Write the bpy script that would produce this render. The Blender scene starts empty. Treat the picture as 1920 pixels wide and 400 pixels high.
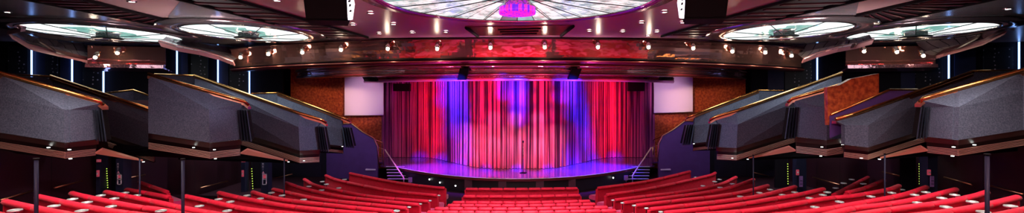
import bpy, math, random
from mathutils import Vector
random.seed(7)
PI = math.pi
S = 1.5            # metres per layout unit
EYE = 3.2          # camera height in layout units
F = 900.0          # focal length in pixels of the 1920x400 frame
CX, CY = 970.0, 185.0
sc = bpy.context.scene
C = sc.collection

def P(px, py, Y):
    return Vector(((px - CX) / F * Y, Y, EYE + (CY - py) / F * Y))
def PZ(px, Y, z):
    return Vector(((px - CX) / F * Y, Y, z))
def onH(px, py, d):
    """point at pixel lying d units below the eye"""
    Y = d * F / (py - CY)
    return Vector(((px - CX) / F * Y, Y, EYE - d))

# ------------------------------------------------------------------ materials
def nm(name):
    m = bpy.data.materials.new(name); m.use_nodes = True
    nt = m.node_tree; b = nt.nodes['Principled BSDF']
    return m, nt, b
def pbr(name, col, rough=0.5, metal=0.0, spec=0.5, noise=None, bump=None, sheen=0, coat=0):
    m, nt, b = nm(name)
    b.inputs['Base Color'].default_value = (*col, 1)
    b.inputs['Roughness'].default_value = rough
    b.inputs['Metallic'].default_value = metal
    b.inputs['Specular IOR Level'].default_value = spec
    if sheen: b.inputs['Sheen Weight'].default_value = sheen
    if coat: b.inputs['Coat Weight'].default_value = coat
    tc = nt.nodes.new('ShaderNodeTexCoord')
    if noise:
        sca, c2, fac = noise
        n = nt.nodes.new('ShaderNodeTexNoise'); n.inputs['Scale'].default_value = sca; n.inputs['Detail'].default_value = 6
        nt.links.new(tc.outputs['Object'], n.inputs['Vector'])
        r = nt.nodes.new('ShaderNodeValToRGB')
        r.color_ramp.elements[0].position = .5 - fac; r.color_ramp.elements[1].position = .5 + fac
        r.color_ramp.elements[0].color = (*col, 1); r.color_ramp.elements[1].color = (*c2, 1)
        nt.links.new(n.outputs['Fac'], r.inputs['Fac']); nt.links.new(r.outputs['Color'], b.inputs['Base Color'])
    if bump:
        sca, st, dist = bump
        n = nt.nodes.new('ShaderNodeTexNoise'); n.inputs['Scale'].default_value = sca; n.inputs['Detail'].default_value = 3
        nt.links.new(tc.outputs['Object'], n.inputs['Vector'])
        bp = nt.nodes.new('ShaderNodeBump'); bp.inputs['Strength'].default_value = st; bp.inputs['Distance'].default_value = dist
        nt.links.new(n.outputs['Fac'], bp.inputs['Height']); nt.links.new(bp.outputs['Normal'], b.inputs['Normal'])
    return m
def emis(name, col, st):
    m, nt, b = nm(name)
    b.inputs['Base Color'].default_value = (*[c * .5 for c in col], 1)
    b.inputs['Emission Color'].default_value = (*col, 1); b.inputs['Emission Strength'].default_value = st
    return m
def wave(name, c1, c2, axis, scale, rough=.5, metal=0., width=.06, noise=.0, bump=.3, spec=.5):
    """planks: thin dark grooves repeated along an axis"""
    m, nt, b = nm(name); L = nt.links
    tc = nt.nodes.new('ShaderNodeTexCoord'); sx = nt.nodes.new('ShaderNodeSeparateXYZ'); L.new(tc.outputs['Object'], sx.inputs[0])
    mu = nt.nodes.new('ShaderNodeMath'); mu.operation = 'MULTIPLY'; mu.inputs[1].default_value = scale; L.new(sx.outputs[axis], mu.inputs[0])
    fr = nt.nodes.new('ShaderNodeMath'); fr.operation = 'FRACT'; L.new(mu.outputs[0], fr.inputs[0])
    lt = nt.nodes.new('ShaderNodeMath'); lt.operation = 'LESS_THAN'; lt.inputs[1].default_value = width; L.new(fr.outputs[0], lt.inputs[0])
    mx = nt.nodes.new('ShaderNodeMix'); mx.data_type = 'RGBA'; L.new(lt.outputs[0], mx.inputs[0])
    mx.inputs[6].default_value = (*c1, 1); mx.inputs[7].default_value = (*c2, 1)
    n = nt.nodes.new('ShaderNodeTexNoise'); n.inputs['Scale'].default_value = 1.3; n.inputs['Detail'].default_value = 4; L.new(tc.outputs['Object'], n.inputs['Vector'])
    m2 = nt.nodes.new('ShaderNodeMix'); m2.data_type = 'RGBA'; m2.blend_type = 'MULTIPLY'; m2.inputs[0].default_value = noise
    L.new(mx.outputs[2], m2.inputs[6]); L.new(n.outputs['Color'], m2.inputs[7])
    L.new(m2.outputs[2], b.inputs['Base Color'])
    bp = nt.nodes.new('ShaderNodeBump'); bp.inputs['Strength'].default_value = bump; bp.inputs['Distance'].default_value = .01; bp.invert = True
    L.new(lt.outputs[0], bp.inputs['Height']); L.new(bp.outputs['Normal'], b.inputs['Normal'])
    b.inputs['Roughness'].default_value = rough; b.inputs['Metallic'].default_value = metal; b.inputs['Specular IOR Level'].default_value = spec
    return m

M = {}
M['tray_rim'] = pbr('pale tray rim', (.55, .62, .6), .35, .5)
M['velvet'] = pbr('red velvet', (.52, .0, .018), .6, sheen=.05, spec=.25, noise=(9, (.68, .003, .038), .25), bump=(40, .25, .02))
M['seat'] = pbr('magenta seat velvet', (.6, .01, .12), .6, sheen=.3, spec=.3, noise=(9, (.7, .02, .16), .2))
M['plinth'] = pbr('black plinth', (.006, .004, .005), .7, spec=.12)
M['chrome'] = pbr('chrome', (.8, .82, .82), .12, 1)
M['traytop'] = pbr('dark tray top', (.10, .13, .13), .3)
M['carpet'] = pbr('dark carpet', (.02, .006, .012), .95, noise=(30, (.035, .01, .02), .2), spec=.1)
M['panel'] = pbr('grey acoustic fabric', (.052, .06, .095), .9, spec=.15, noise=(26, (.12, .13, .185), .2), bump=(60, .5, .03))
M['ridge'] = pbr('blue grey fin', (.07, .085, .14), .4, spec=.4)
M['fin'] = pbr('dark blue fin', (.018, .02, .05), .45, spec=.25)
M['brass'] = pbr('polished brass', (.85, .42, .12), .18, 1, bump=(5, .2, .05))
M['palegold'] = pbr('pale satin gold', (.85, .62, .45), .35, .3)
M['copper'] = pbr('copper capping', (.72, .33, .2), .3, 1)
M['trimred'] = pbr('dark maroon wood', (.045, .012, .018), .35)
M['slat'] = pbr('pale copper slat', (.95, .66, .5), .4, .0)
M['soffit'] = pbr('copper soffit board', (.6, .26, .17), .45, .1)
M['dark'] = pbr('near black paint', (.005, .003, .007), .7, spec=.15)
M['darkwall'] = wave('dark maroon wall boards', (.035, .006, .014), (.006, .002, .004), 1, .55, .5, 0, .02, .5)
M['lobby'] = wave('dark navy wall', (.014, .010, .03), (.004, .003, .01), 0, .5, .5, 0, .03, .4)
M['purple'] = pbr('purple painted wall', (.085, .03, .17), .7, noise=(2, (.10, .04, .21), .2))
M['wood'] = pbr('mottled burr wood', (.30, .035, .012), .32, noise=(7, (.66, .15, .04), .14), bump=(14, .1, .02), coat=.3)
M['screen'] = pbr('matte screen cloth', (.82, .74, .8), .8, noise=(.6, (.86, .78, .83), .3))
M['pink'] = wave('pink ceiling planks', (.62, .38, .38), (.22, .09, .10), 1, 3.3, .28, .12, .07, .25, .25)
M['wing'] = wave('polished dark ceiling planks', (.52, .47, .50), (.07, .05, .06), 1, 2.2, .18, .5, .06, .35, .4)
M['blackpl'] = wave('dark lacquered planks', (.13, .10, .13), (.02, .012, .02), 1, 1.6, .2, .4, .08, .2, .4)
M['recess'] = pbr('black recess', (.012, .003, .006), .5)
M['louvre'] = pbr('maroon louvre blade', (.10, .02, .03), .4)
M['ringmetal'] = pbr('polished ring metal', (.42, .36, .38), .16, .8, bump=(.9, .25, .1))
M['ringrose'] = pbr('rose ring metal', (.32, .08, .13), .22, .7, bump=(.9, .25, .1))
M['lip'] = pbr('salmon painted lip', (.62, .27, .27), .35)
M['mirror'] = pbr('rose mirror panel', (.85, .40, .38), .06, .9, bump=(.55, .25, .14))
M['mirror2'] = pbr('bronze mirror panel', (.70, .34, .28), .09, .85, bump=(.7, .3, .14))
M['mirror3'] = pbr('silver rose mirror band', (.85, .42, .52), .13, .93, bump=(2.0, .4, .12))
M['ledge'] = pbr('maroon lacquer ledge', (.22, .04, .06), .22, .5)
M['stagefloor'] = wave('glossy stage boards', (.20, .10, .26), (.05, .03, .07), 0, 3.0, .16, 0, .04, .2, .15, .8)
M['stagefront'] = pbr('black stage front', (.012, .008, .012), .45)
M['pilaster'] = pbr('maroon pilaster', (.09, .02, .045), .5)
M['nosing'] = pbr('white nosing', (.8, .78, .85), .4)
M['black'] = pbr('black speaker box', (.003, .003, .003), .6, spec=.08)
M['grille'] = pbr('silver speaker cheek', (.85, .82, .86), .4, .0)
M['hwhite'] = emis('white lamp', (1, .93, .85), 14)
M['bulb'] = emis('warm bulb', (1, .82, .6), 30)
M['soffitlamp'] = emis('small white lamp', (.95, 1, .95), 3)
M['slit'] = emis('blue white slit light', (.22, .42, 1), 4.5)
M['green'] = emis('green step light', (.5, .7, .08), 1.3)
M['foot'] = emis('stage foot light', (1, 1, 1), 6)
M['signred'] = emis('dim red sign', (.5, .06, .1), .5)
M['signwhite'] = pbr('white sign print', (.75, .62, .72), .6)
M['signpink'] = pbr('pink sign print', (.7, .3, .42), .6)
M['signpurple'] = pbr('purple poster print', (.35, .16, .5), .5)

def curtain_mat():
    m, nt, b = nm('stage curtain velvet'); L = nt.links
    tc = nt.nodes.new('ShaderNodeTexCoord')
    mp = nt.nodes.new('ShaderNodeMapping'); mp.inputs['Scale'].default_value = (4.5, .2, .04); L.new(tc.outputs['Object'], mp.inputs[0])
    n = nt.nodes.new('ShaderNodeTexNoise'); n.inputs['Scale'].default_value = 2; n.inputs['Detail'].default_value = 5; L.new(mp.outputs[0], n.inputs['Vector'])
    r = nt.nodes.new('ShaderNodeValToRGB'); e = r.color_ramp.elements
    e[0].position = .43; e[0].color = (.05, .003, .045, 1); e[1].position = .57; e[1].color = (.60, .13, .32, 1)  # dark pleat shade put into the cloth colour as upright streaks
    L.new(n.outputs['Fac'], r.inputs['Fac']); L.new(r.outputs['Color'], b.inputs['Base Color'])
    b.inputs['Roughness'].default_value = .8; b.inputs['Sheen Weight'].default_value = .0; b.inputs['Specular IOR Level'].default_value = .2
    return m
M['curtain'] = curtain_mat()

def star_mat():
    m, nt, b = nm('perforated dark panel'); L = nt.links
    tc = nt.nodes.new('ShaderNodeTexCoord')
    v = nt.nodes.new('ShaderNodeTexVoronoi'); v.inputs['Scale'].default_value = 4.5; v.inputs['Randomness'].default_value = .35
    L.new(tc.outputs['Object'], v.inputs['Vector'])
    r = nt.nodes.new('ShaderNodeValToRGB'); e = r.color_ramp.elements
    e[0].position = .14; e[0].color = (.45, .38, .42, 1); e[1].position = .2; e[1].color = (.006, .006, .01, 1)
    L.new(v.outputs['Distance'], r.inputs['Fac']); L.new(r.outputs['Color'], b.inputs['Base Color'])
    b.inputs['Roughness'].default_value = .5
    return m
M['star'] = star_mat()

def glass_panel_mat(name, st, teal):
    """glass disc panels: reflected bulb light put into a mottled emission"""
    m, nt, b = nm(name); L = nt.links
    tc = nt.nodes.new('ShaderNodeTexCoord')
    n = nt.nodes.new('ShaderNodeTexNoise'); n.inputs['Scale'].default_value = 1.6; n.inputs['Detail'].default_value = 8; n.inputs['Roughness'].default_value = .7
    L.new(tc.outputs['Object'], n.inputs['Vector'])
    r = nt.nodes.new('ShaderNodeValToRGB'); e = r.color_ramp.elements
    e[0].position = .42; e[0].color = (teal[0], teal[1], teal[2], 1); e[1].position = .56; e[1].color = (1, 1, 1, 1) if st > 1 else (teal[0] * 1.7, teal[1] * 1.6, teal[2] * 1.6, 1)
    L.new(n.outputs['Fac'], r.inputs['Fac']); L.new(r.outputs['Color'], b.inputs['Emission Color'])
    b.inputs['Emission Strength'].default_value = st
    b.inputs['Base Color'].default_value = (.4, .5, .48, 1); b.inputs['Roughness'].default_value = .15; b.inputs['Metallic'].default_value = .3
    return m
M['litwhite'] = glass_panel_mat('white lit glass', 1.6, (.62, .85, .80))
M['lit'] = glass_panel_mat('bright lit glass', 1.05, (.30, .42, .40))
M['teal'] = glass_panel_mat('pale teal lit glass', .72, (.20, .50, .44))
M['tealgrey'] = glass_panel_mat('grey teal glass', .32, (.16, .36, .33))
M['rib'] = pbr('dark glazing rib', (.05, .06, .06), .3, .5)
M['crystal'] = pbr('crystal rods', (.7, .75, .74), .08, .9, bump=(12, .6, .1))
M['hub'] = None
def hub_mat():
    m, nt, b = nm('magenta lit drum'); L = nt.links
    tc = nt.nodes.new('ShaderNodeTexCoord')
    mp = nt.nodes.new('ShaderNodeMapping'); mp.inputs['Scale'].default_value = (6, 6, .1); L.new(tc.outputs['Object'], mp.inputs[0])
    n = nt.nodes.new('ShaderNodeTexNoise'); n.inputs['Scale'].default_value = 2.2; n.inputs['Detail'].default_value = 1; L.new(mp.outputs[0], n.inputs['Vector'])
    r = nt.nodes.new('ShaderNodeValToRGB'); e = r.color_ramp.elements
    e[0].position = .42; e[0].color = (.12, .01, .8, 1); e[1].position = .58; e[1].color = (1, .02, .35, 1)
    L.new(n.outputs['Fac'], r.inputs['Fac']); L.new(r.outputs['Color'], b.inputs['Emission Color']); b.inputs['Emission Strength'].default_value = 1.3
    L.new(r.outputs['Color'], b.inputs['Base Color'])
    return m
M['hub'] = hub_mat()

# ------------------------------------------------------------------ mesh helpers (all in layout units)
def chain_loc(o):
    v = Vector((0, 0, 0))
    while o is not None:
        v += o.location; o = o.parent
    return v
class MB:
    def __init__(self): self.v = []; self.f = []; self.sm = []
    def face(self, pts, smooth=False):
        i = len(self.v); self.v += [Vector(p) for p in pts]; self.f.append(list(range(i, i + len(pts)))); self.sm.append(smooth); return self
    def grid(self, rows, smooth=True, closed_u=False, closed_v=False):
        i0 = len(self.v); n = len(rows); k = len(rows[0])
        for r in rows: self.v += [Vector(p) for p in r]
        for a in range(n if closed_v else n - 1):
            for b in range(k if closed_u else k - 1):
                a2 = (a + 1) % n; b2 = (b + 1) % k
                self.f.append([i0 + a * k + b, i0 + a * k + b2, i0 + a2 * k + b2, i0 + a2 * k + b]); self.sm.append(smooth)
        return self
    def hexa(self, p):   # 8 points: bottom 4 (ccw), top 4
        i = len(self.v); self.v += [Vector(q) for q in p]
        for q in ((0, 3, 2, 1), (4, 5, 6, 7), (0, 1, 5, 4), (1, 2, 6, 5), (2, 3, 7, 6), (3, 0, 4, 7)):
            self.f.append([i + j for j in q]); self.sm.append(False)
        return self
    def box(self, x0, x1, y0, y1, z0, z1):
        return self.hexa([(x0, y0, z0), (x1, y0, z0), (x1, y1, z0), (x0, y1, z0), (x0, y0, z1), (x1, y0, z1), (x1, y1, z1), (x0, y1, z1)])
    def loft(self, rings, smooth=True, caps=True):
        """rings: list of closed loops of equal count"""
        self.grid(rings, smooth, closed_u=True)
        if caps: self.face(rings[0][::-1]); self.face(rings[-1])
        return self
    def tube(self, pts, r, n=8, caps=True):
        pts = [Vector(p) for p in pts]; rings = []
        for i, p in enumerate(pts):
            t = (pts[min(i + 1, len(pts) - 1)] - pts[max(i - 1, 0)]).normalized()
            a = t.cross(Vector((0, 0, 1)))
            if a.length < .05: a = t.cross(Vector((1, 0, 0)))
            a.normalize(); b = a.cross(t).normalized()
            rr = r[i] if isinstance(r, (list, tuple)) else r
            rings.append([p + a * (rr * math.cos(2 * PI * k / n)) + b * (rr * math.sin(2 * PI * k / n)) for k in range(n)])
        return self.loft(rings, True, caps)
    def lathe(self, prof, c=(0, 0, 0), n=24, caps=True):
        c = Vector(c)
        rings = [[c + Vector((r * math.cos(2 * PI * k / n), r * math.sin(2 * PI * k / n), z)) for k in range(n)] for r, z in prof]
        return self.loft(rings, True, caps)
    def slab(self, top, off):
        """grid of points (rows) thickened by the offset vector"""
        off = Vector(off); n = len(top); k = len(top[0])
        bk = [[Vector(p) + off for p in r] for r in top]
        top = [[Vector(p) for p in r] for r in top]
        self.grid(top, False); self.grid([r[::-1] for r in bk], False)
        for a in range(n - 1):
            self.face([top[a][0], top[a + 1][0], bk[a + 1][0], bk[a][0]]); self.face([top[a + 1][-1], top[a][-1], bk[a][-1], bk[a + 1][-1]])
        for b in range(k - 1):
            self.face([top[0][b + 1], top[0][b], bk[0][b], bk[0][b + 1]]); self.face([top[-1][b], top[-1][b + 1], bk[-1][b + 1], bk[-1][b]])
        return self
    def prism(self, poly, off):
        off = Vector(off); n = len(poly); a = [Vector(p) for p in poly]; b = [p + off for p in a]
        self.face(a); self.face(b[::-1])
        for i in range(n):
            j = (i + 1) % n; self.face([a[j], a[i], b[i], b[j]])
        return self
    def build(self, name, mat, parent=None, local=False, loc=None):
        me = bpy.data.meshes.new(name)
        base = Vector((0, 0, 0))
        if parent is not None and not local: base = chain_loc(parent)
        o = bpy.data.objects.new(name, me); C.objects.link(o)
        if loc is not None:
            o.location = Vector(loc) * S - base; base = Vector(loc) * S
        me.from_pydata([tuple(v * S - (base if not local else Vector((0, 0, 0)))) for v in self.v], [], self.f)
        me.materials.append(M[mat])
        for p, s in zip(me.polygons, self.sm): p.use_smooth = s
        me.update()
        import bmesh
        bm = bmesh.new(); bm.from_mesh(me)
        bmesh.ops.remove_doubles(bm, verts=bm.verts, dist=1e-5)
        bmesh.ops.recalc_face_normals(bm, faces=bm.faces)
        bm.to_mesh(me); bm.free()
        if parent is not None: o.parent = parent
        return o
def empty(name, loc, rz=0.0):
    o = bpy.data.objects.new(name, None); C.objects.link(o); o.location = Vector(loc) * S; o.rotation_euler.z = rz
    o.empty_display_size = .2
    return o
def tag(o, label, cat, group=None, kind=None):
    o['label'] = label; o['category'] = cat
    if group: o['group'] = group
    if kind: o['kind'] = kind
    return o
def struct(o, label=None):
    o['kind'] = 'structure'
    if label: o['label'] = label
    return o
def copy_tree(o, parent=None):
    c = o.copy(); C.objects.link(c); c.parent = parent
    for ch in list(o.children): copy_tree(ch, c)
    return c

def smooth_path(pts, step=.18):
    """Catmull-Rom through points, resampled"""
    pts = [Vector(p) for p in pts]
    q = [pts[0] * 2 - pts[1]] + pts + [pts[-1] * 2 - pts[-2]]
    out = []
    for i in range(1, len(q) - 2):
        n = 24
        for k in range(n):
            t = k / n; a, b, c, d = q[i - 1:i + 3]
            out.append(.5 * ((2 * b) + (c - a) * t + (2 * a - 5 * b + 4 * c - d) * t * t + (3 * b - a - 3 * c + d) * t ** 3))
    out.append(pts[-1])
    L = [0]
    for i in range(1, len(out)): L.append(L[-1] + (out[i] - out[i - 1]).length)
    n = max(3, int(L[-1] / step)); res = []; j = 0
    for i in range(n + 1):
        s = L[-1] * i / n
        while j < len(L) - 2 and L[j + 1] < s: j += 1
        t = (s - L[j]) / max(1e-9, L[j + 1] - L[j]); res.append(out[j].lerp(out[j + 1], min(1, max(0, t))))
    return res, L[-1]

# ------------------------------------------------------------------ seating
D = [None, 2.62, 2.62, 2.61, 2.50, 2.39, 2.26, 2.13, 2.00, 1.87, 1.74, 1.61, 1.48, 1.35]
ORD = ['', 'first', 'second', 'third', 'fourth', 'fifth', 'sixth', 'seventh', 'eighth', 'ninth', 'tenth', 'eleventh', 'twelfth', 'thirteenth']
HB = .60          # bench height
floor_pts = []
benches = []
def frames(path):
    res = []
    for i, p in enumerate(path):
        t = path[min(i + 1, len(path) - 1)] - path[max(i - 1, 0)]; t.z = 0; t.normalize()
        n = Vector((-t.y, t.x, 0))
        if n.y < 0: n = -n
        res.append((p, t, n))
    return res
def bench(pts, d, label, group, segw, inset_ends=True):
    """pts: image points along the top of the backrest, d: how far the top lies below the eye"""
    path = [onH(x, y, d) for x, y in pts]
    if path[0].x > path[-1].x: path = path[::-1]; pts = pts[::-1]
    path, Ln = smooth_path(path)
    zf = EYE - d - HB
    path = [Vector((p.x, p.y, zf)) for p in path]
    mid = path[len(path) // 2]
    root = empty('theatre_bench', (mid.x, mid.y, zf))
    tag(root, label, 'theatre bench', group)
    fr = frames(path)
    for p in path: floor_pts.append((p.x, p.y, zf))
    def sweep(prof, a=0, b=None):
        return [[p + n * o + Vector((0, 0, h)) for o, h in prof] for p, t, n in fr[a:b]]
    MB().loft(sweep([(-.02, .07), (-.022, .3), (-.018, .535), (.03, .535), (.035, .3), (.05, .07)]), False).build('backrest', 'velvet', root)
    MB().loft(sweep([(-.04, .0), (-.04, .068), (.33, .068), (.33, .0)]), False).build('plinth', 'plinth', root)
    MB().loft(sweep([(.055, .17), (.055, .29), (.08, .31), (.33, .30), (.375, .27), (.38, .20), (.36, .17)]), False).build('seat', 'seat', root)
    # seat supports
    # padded rolls along the top
    ns = max(1, round(Ln / segw)); R = .047
    for k in range(ns):
        s0 = Ln * k / ns; s1 = Ln * (k + 1) / ns
        n_ = max(6, int((s1 - s0) / .09))
        ring = []
        for i in range(n_ + 1):
            s = s0 + (s1 - s0) * i / n_
            q = s / Ln * (len(fr) - 1); j = min(int(q), len(fr) - 2); w = q - j
            p = fr[j][0].lerp(fr[j + 1][0], w); n = fr[j][2].lerp(fr[j + 1][2], w); t = fr[j][1]
            e = min(i, n_ - i)
            rr = R * (.55 if e == 0 else 1.0)
            p = p + t * (.006 if i == 0 else (-.006 if i == n_ else 0))
            if e == 1: p = p - t * ((s1 - s0) / n_ - .025) * (1 if i == 1 else -1)
            ring.append([p + n * (rr * 1.3 * math.cos(a) - .02) + Vector((0, 0, HB - .047 + rr * math.sin(a))) for a in [2 * PI * u / 10 for u in range(10)]])
        MB().loft(ring).build('headrest_roll', 'velvet', root)
    for k, (p, t, n) in ((0, fr[0]), (1, fr[-1])):
        s = -1 if k == 0 else 1
        a = p + t * s * .002; b = p + t * s * .028
        MB().loft([[q + n * o + Vector((0, 0, h)) for o, h in [(-.035, .0), (-.04, .3), (-.035, .53), (.04, .53), (.05, .3), (.07, .0)]] for q in (a, b)], False).build('end_panel', 'velvet', root)
    benches.append((root, pts, d, zf))
    return root

Cc = [[(873, 352.5), (978, 352.5), (1083, 351)], [(868, 366), (978, 366), (1088, 364)], [(848.5, 377), (978, 377.5), (1106.5, 374.5)],
      [(839, 382.5), (978, 383), (1116, 380)], [(815, 388.5), (978, 389), (1139.5, 386)], [(801, 395), (978, 395.5), (1155, 392)], [(785, 402), (978, 403), (1168, 399)]]
for k, p in enumerate(Cc, 1):
    extra = ' before the stage front' if k == 1 else ''
    bench(p, D[k], 'red velvet bench in the centre block, %s row back from the stage' % ORD[k], 'centre block benches', .31 if k > 2 else .36)

for k in range(8, 13):
    Y_ = 9.7 - .85 * (k - 6); yy = CY + D[k] / Y_ * F; w_ = (1.85 + .06 * (k - 6)) / Y_ * F
    bench([(978 - w_, yy), (978, yy + 1), (978 + w_, yy)], D[k], 'red velvet bench in the centre block, %s row back from the stage' % ORD[k], 'centre block benches', .31)

Lc = {1: [(657, 323), (690, 330), (750, 341), (815, 349), (835, 350)],
      2: [(612, 327), (640, 337), (730, 355), (780, 360.5), (820, 364)],
      3: [(572, 334), (592, 345), (640, 356), (707, 367), (804, 375)],
      4: [(537, 340), (574, 352), (637, 365), (685, 371), (786, 381)],
      5: [(513, 352), (554, 361), (592, 369), (637, 375), (700, 381), (763, 387)],
      6: [(475, 357), (510, 367), (547, 373), (637, 383), (738, 393)],
      7: [(412, 358), (455, 368), (540, 382.5), (640, 393), (710, 399)],
      8: [(349, 364), (410, 377), (464, 388), (540, 396), (600, 402)],
      9: [(200, 356), (239, 364), (304, 376.5), (342, 385), (410, 397), (470, 405)],
      10: [(137, 358), (160, 364), (250, 382), (304, 389), (360, 399), (410, 405)],
      11: [(74, 364), (135, 377), (205, 390), (284, 400), (330, 406)],
      12: [(13, 373), (65, 384), (112, 393), (160, 401), (220, 410)],
      13: [(-60, 384), (-20, 392), (20, 401), (60, 409)]}
for k, p in Lc.items():
    bench(p, D[k], 'long curved red bench in the left block, %s row back from the stage' % ORD[k], 'left block benches', .95)
bench([(263, 339), (285, 346.5), (315, 357)], 2.2, 'shorter, farther red bench of two beside the slim pole on the left', 'short side benches', .95)
bench([(239, 352), (280, 359.5), (320, 366.5)], 2.08, 'nearer red bench of two passing behind the slim pole on the left', 'short side benches', .95)
Rc = {1: [(1120, 350.5), (1200, 340), (1245, 331), (1293, 319.5)],
      2: [(1136, 363), (1200, 354), (1267, 341), (1329, 327), (1340, 322)],
      3: [(1152, 372.5), (1222, 364), (1280, 357), (1347, 344), (1379, 330)],
      4: [(1168, 377.5), (1267, 365.5), (1329, 357), (1370, 348.5), (1412, 334)],
      5: [(1192, 382), (1280, 372), (1329, 367), (1388, 358), (1439, 345)],
      6: [(1218, 389), (1280, 382.5), (1370, 372), (1424, 364), (1460, 355), (1490, 347)],
      7: [(1245, 395.5), (1300, 390), (1370, 382), (1460, 367.5), (1499, 361), (1543, 351)],
      8: [(1302, 399), (1388, 392.5), (1440, 386.5), (1496, 377), (1552, 368), (1597, 364), (1660, 353), (1684, 345)],
      9: [(1400, 404), (1449, 399), (1525, 391), (1597, 379), (1660, 368), (1700, 359), (1735, 347)],
      10: [(1540, 399), (1600, 386), (1667, 378), (1726, 367), (1790, 351)],
      11: [(1580, 402), (1600, 398), (1690, 385), (1760, 376), (1820, 364), (1847, 356)],
      12: [(1680, 404), (1711, 399), (1779, 391), (1846, 379), (1905, 365)],
      13: [(1840, 403), (1866, 398), (1919, 387), (1960, 378)]}
for k, p in Rc.items():
    bench(p, D[k], 'long curved red bench in the right block, %s row back from the stage' % ORD[k], 'right block benches', .95)
bench([(1561, 363), (1597, 345), (1626, 330)], 2.3, 'short red bench by the right wall, steepest and farther of two below the wood pier', 'short side benches', .95)
bench([(1586, 358), (1620, 349.5), (1656, 335)], 2.15, 'short red bench by the right wall, ending at the slim pole beside steep bench', 'short side benches', .95)

# drink trays: small round tops with a chrome rim standing in front of a backrest
tray_px = [(410,374),(432,379),(374,387),(426,396),(463,367),(488,373),(482,388),(509,362),(529,367),(604,341),(612,346),(579,350),(603,357),(635,353),(646,337),(569,375),
 (806,377),(788,383),(767,389),(743,396),(823,367),(189,367),(214,373),(163,380),(208,388),(234,362),(256,367),(302,396),(136,374),(159,379),(101,387),(153,396),(28,395),
 (1305,333),(1349,337),(1340,341),(1318,349),(1373,345),(1350,352),(1424,362),(1444,356),(1388,369),(1467,366),(1490,361),(1475,382),(1518,372),(1543,366),(1574,379),(1528,389),
 (1597,337),(1582,344),(1567,353),(1551,361),(1619,345),(1633,369),(1672,362),(1690,356),(1715,366),(1736,361),(1766,372),(1790,366),(1721,381),(1774,389),(1823,379),(1895,387),(1844,398),
 (1149,376),(1167,381),(1189,386),(1212,391),(1239,398)]
def row_y(pts, x):
    for (x0, y0), (x1, y1) in zip(pts, pts[1:]):
        if min(x0, x1) <= x <= max(x0, x1): return y0 + (y1 - y0) * (x - x0) / (x1 - x0)
    a = pts[0] if abs(pts[0][0] - x) < abs(pts[-1][0] - x) else pts[-1]
    return a[1] + abs(a[0] - x) * .6
top_m = side_m = None
for tx, ty in tray_px:
    best = None
    for root, pts, d, zf in benches:
        if root['group'] == 'centre block benches': continue
        g = row_y(pts, tx) - ty
        if g > -1 and (best is None or g < best[0]): best = (g, root, d, zf)
    g, root, d, zf = best
    c = onH(tx, ty, d + .07); zt = c.z
    r = .045 if tx > 760 and tx < 1260 else .072
    t = MB().lathe([(.0, -.012), (r * .8, -.012), (r * .8, .0), (0, .0)], c, 20, False).build('drink_tray', 'traytop', root, loc=c)
    MB().lathe([(r * .8, -.014), (r, -.014), (r * 1.05, -.002), (r, .008), (r * .84, .008), (r * .8, -.002)], c, 20, False).build('rim', 'tray_rim', t)
    MB().tube([c + Vector((0, .0, -.013)), Vector((c.x, c.y, max(zf + .05, c.z - .16)))], .01, 6).build('stem', 'plinth', t)

# ------------------------------------------------------------------ floor (raked) from the bench positions
for x in (-10.4, -8, -5, -2.5, 0, 2.5, 5, 8, 10.4):
    floor_pts += [(x, y, -.0) for y in (16.5, 18, 20, 22)]
    floor_pts.append((x, 3, 1.35)); floor_pts.append((x, 0, 1.75))
def fz(x, y):
    s = w = 0
    for a, b, z in floor_pts:
        d2 = (a - x) ** 2 + (b - y) ** 2 + 1e-4; k = d2 ** -2.2; s += k * z; w += k
    return s / w
floor_pts = floor_pts[::1]
rows = []
for j in range(0, 76):
    y = -1.0 + j * .32
    rows.append([(x * .4 - 12.4, y, fz(x * .4 - 12.4, y) - .02) for x in range(0, 63)])
struct(MB().grid(rows, True).build('floor', 'carpet'), 'dark carpeted raked floor')

# ------------------------------------------------------------------ stage
HS = 2.66
def stage_edge(x): return 15.96 + .125 * x * x
def zst(): return EYE - HS
XE = 4.75
st = empty('stage', (0, 18.5, 0)); tag(st, 'curved glossy wooden stage with thin lit edge before the red and blue curtain', 'stage')
n = 48; front = [(-XE + 2 * XE * i / n) for i in range(n + 1)]
poly = [Vector((x, stage_edge(x), zst())) for x in front] + [Vector((5.45, 19.1, zst())), Vector((5.5, 19.9, zst())), Vector((6.5, 20.6, zst())), Vector((6.5, 21.85, zst())), Vector((-6.5, 21.85, zst())), Vector((-6.5, 20.6, zst())), Vector((-5.5, 19.9, zst())), Vector((-5.45, 19.1, zst()))]
MB().prism(poly, (0, 0, -.06)).build('deck', 'stagefloor', st)
MB().slab([[Vector((x, stage_edge(x) + .05, zz)) for x in front] for zz in (zst() - .06, 0.0)], (0, .05, 0)).build('front_fascia', 'stagefront', st)
MB().tube([Vector((x, stage_edge(x) - .012, zst() - .012)) for x in front], .013, 6).build('edge_trim', 'nosing', st)
MB().slab([[Vector((x, stage_edge(x) - .03, zz)) for x in front] for zz in (zst() - .03, zst() - .10)], (0, .05, 0)).build('edge_board', 'ledge', st)
for px in (877, 942, 1012, 1074):
    x = (px - 970) / F * 16.1
    y = stage_edge(x) - .0
    MB().box(x - .13, x + .13, y, y + .05, 0.0, zst() - .10).build('pilaster', 'pilaster', st)
for px, py in ((805, 337), (824.5, 343), (854, 349), (1150, 334)):
    x = (px - 970) / F * 17; y = stage_edge(x); p = P(px, py, y - .0); 
    MB().lathe([(0, -.02), (.022, -.02), (.022, .02), (0, .02)], (p.x, y + .02, p.z), 10, False).build('foot_light', 'foot', st)

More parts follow.
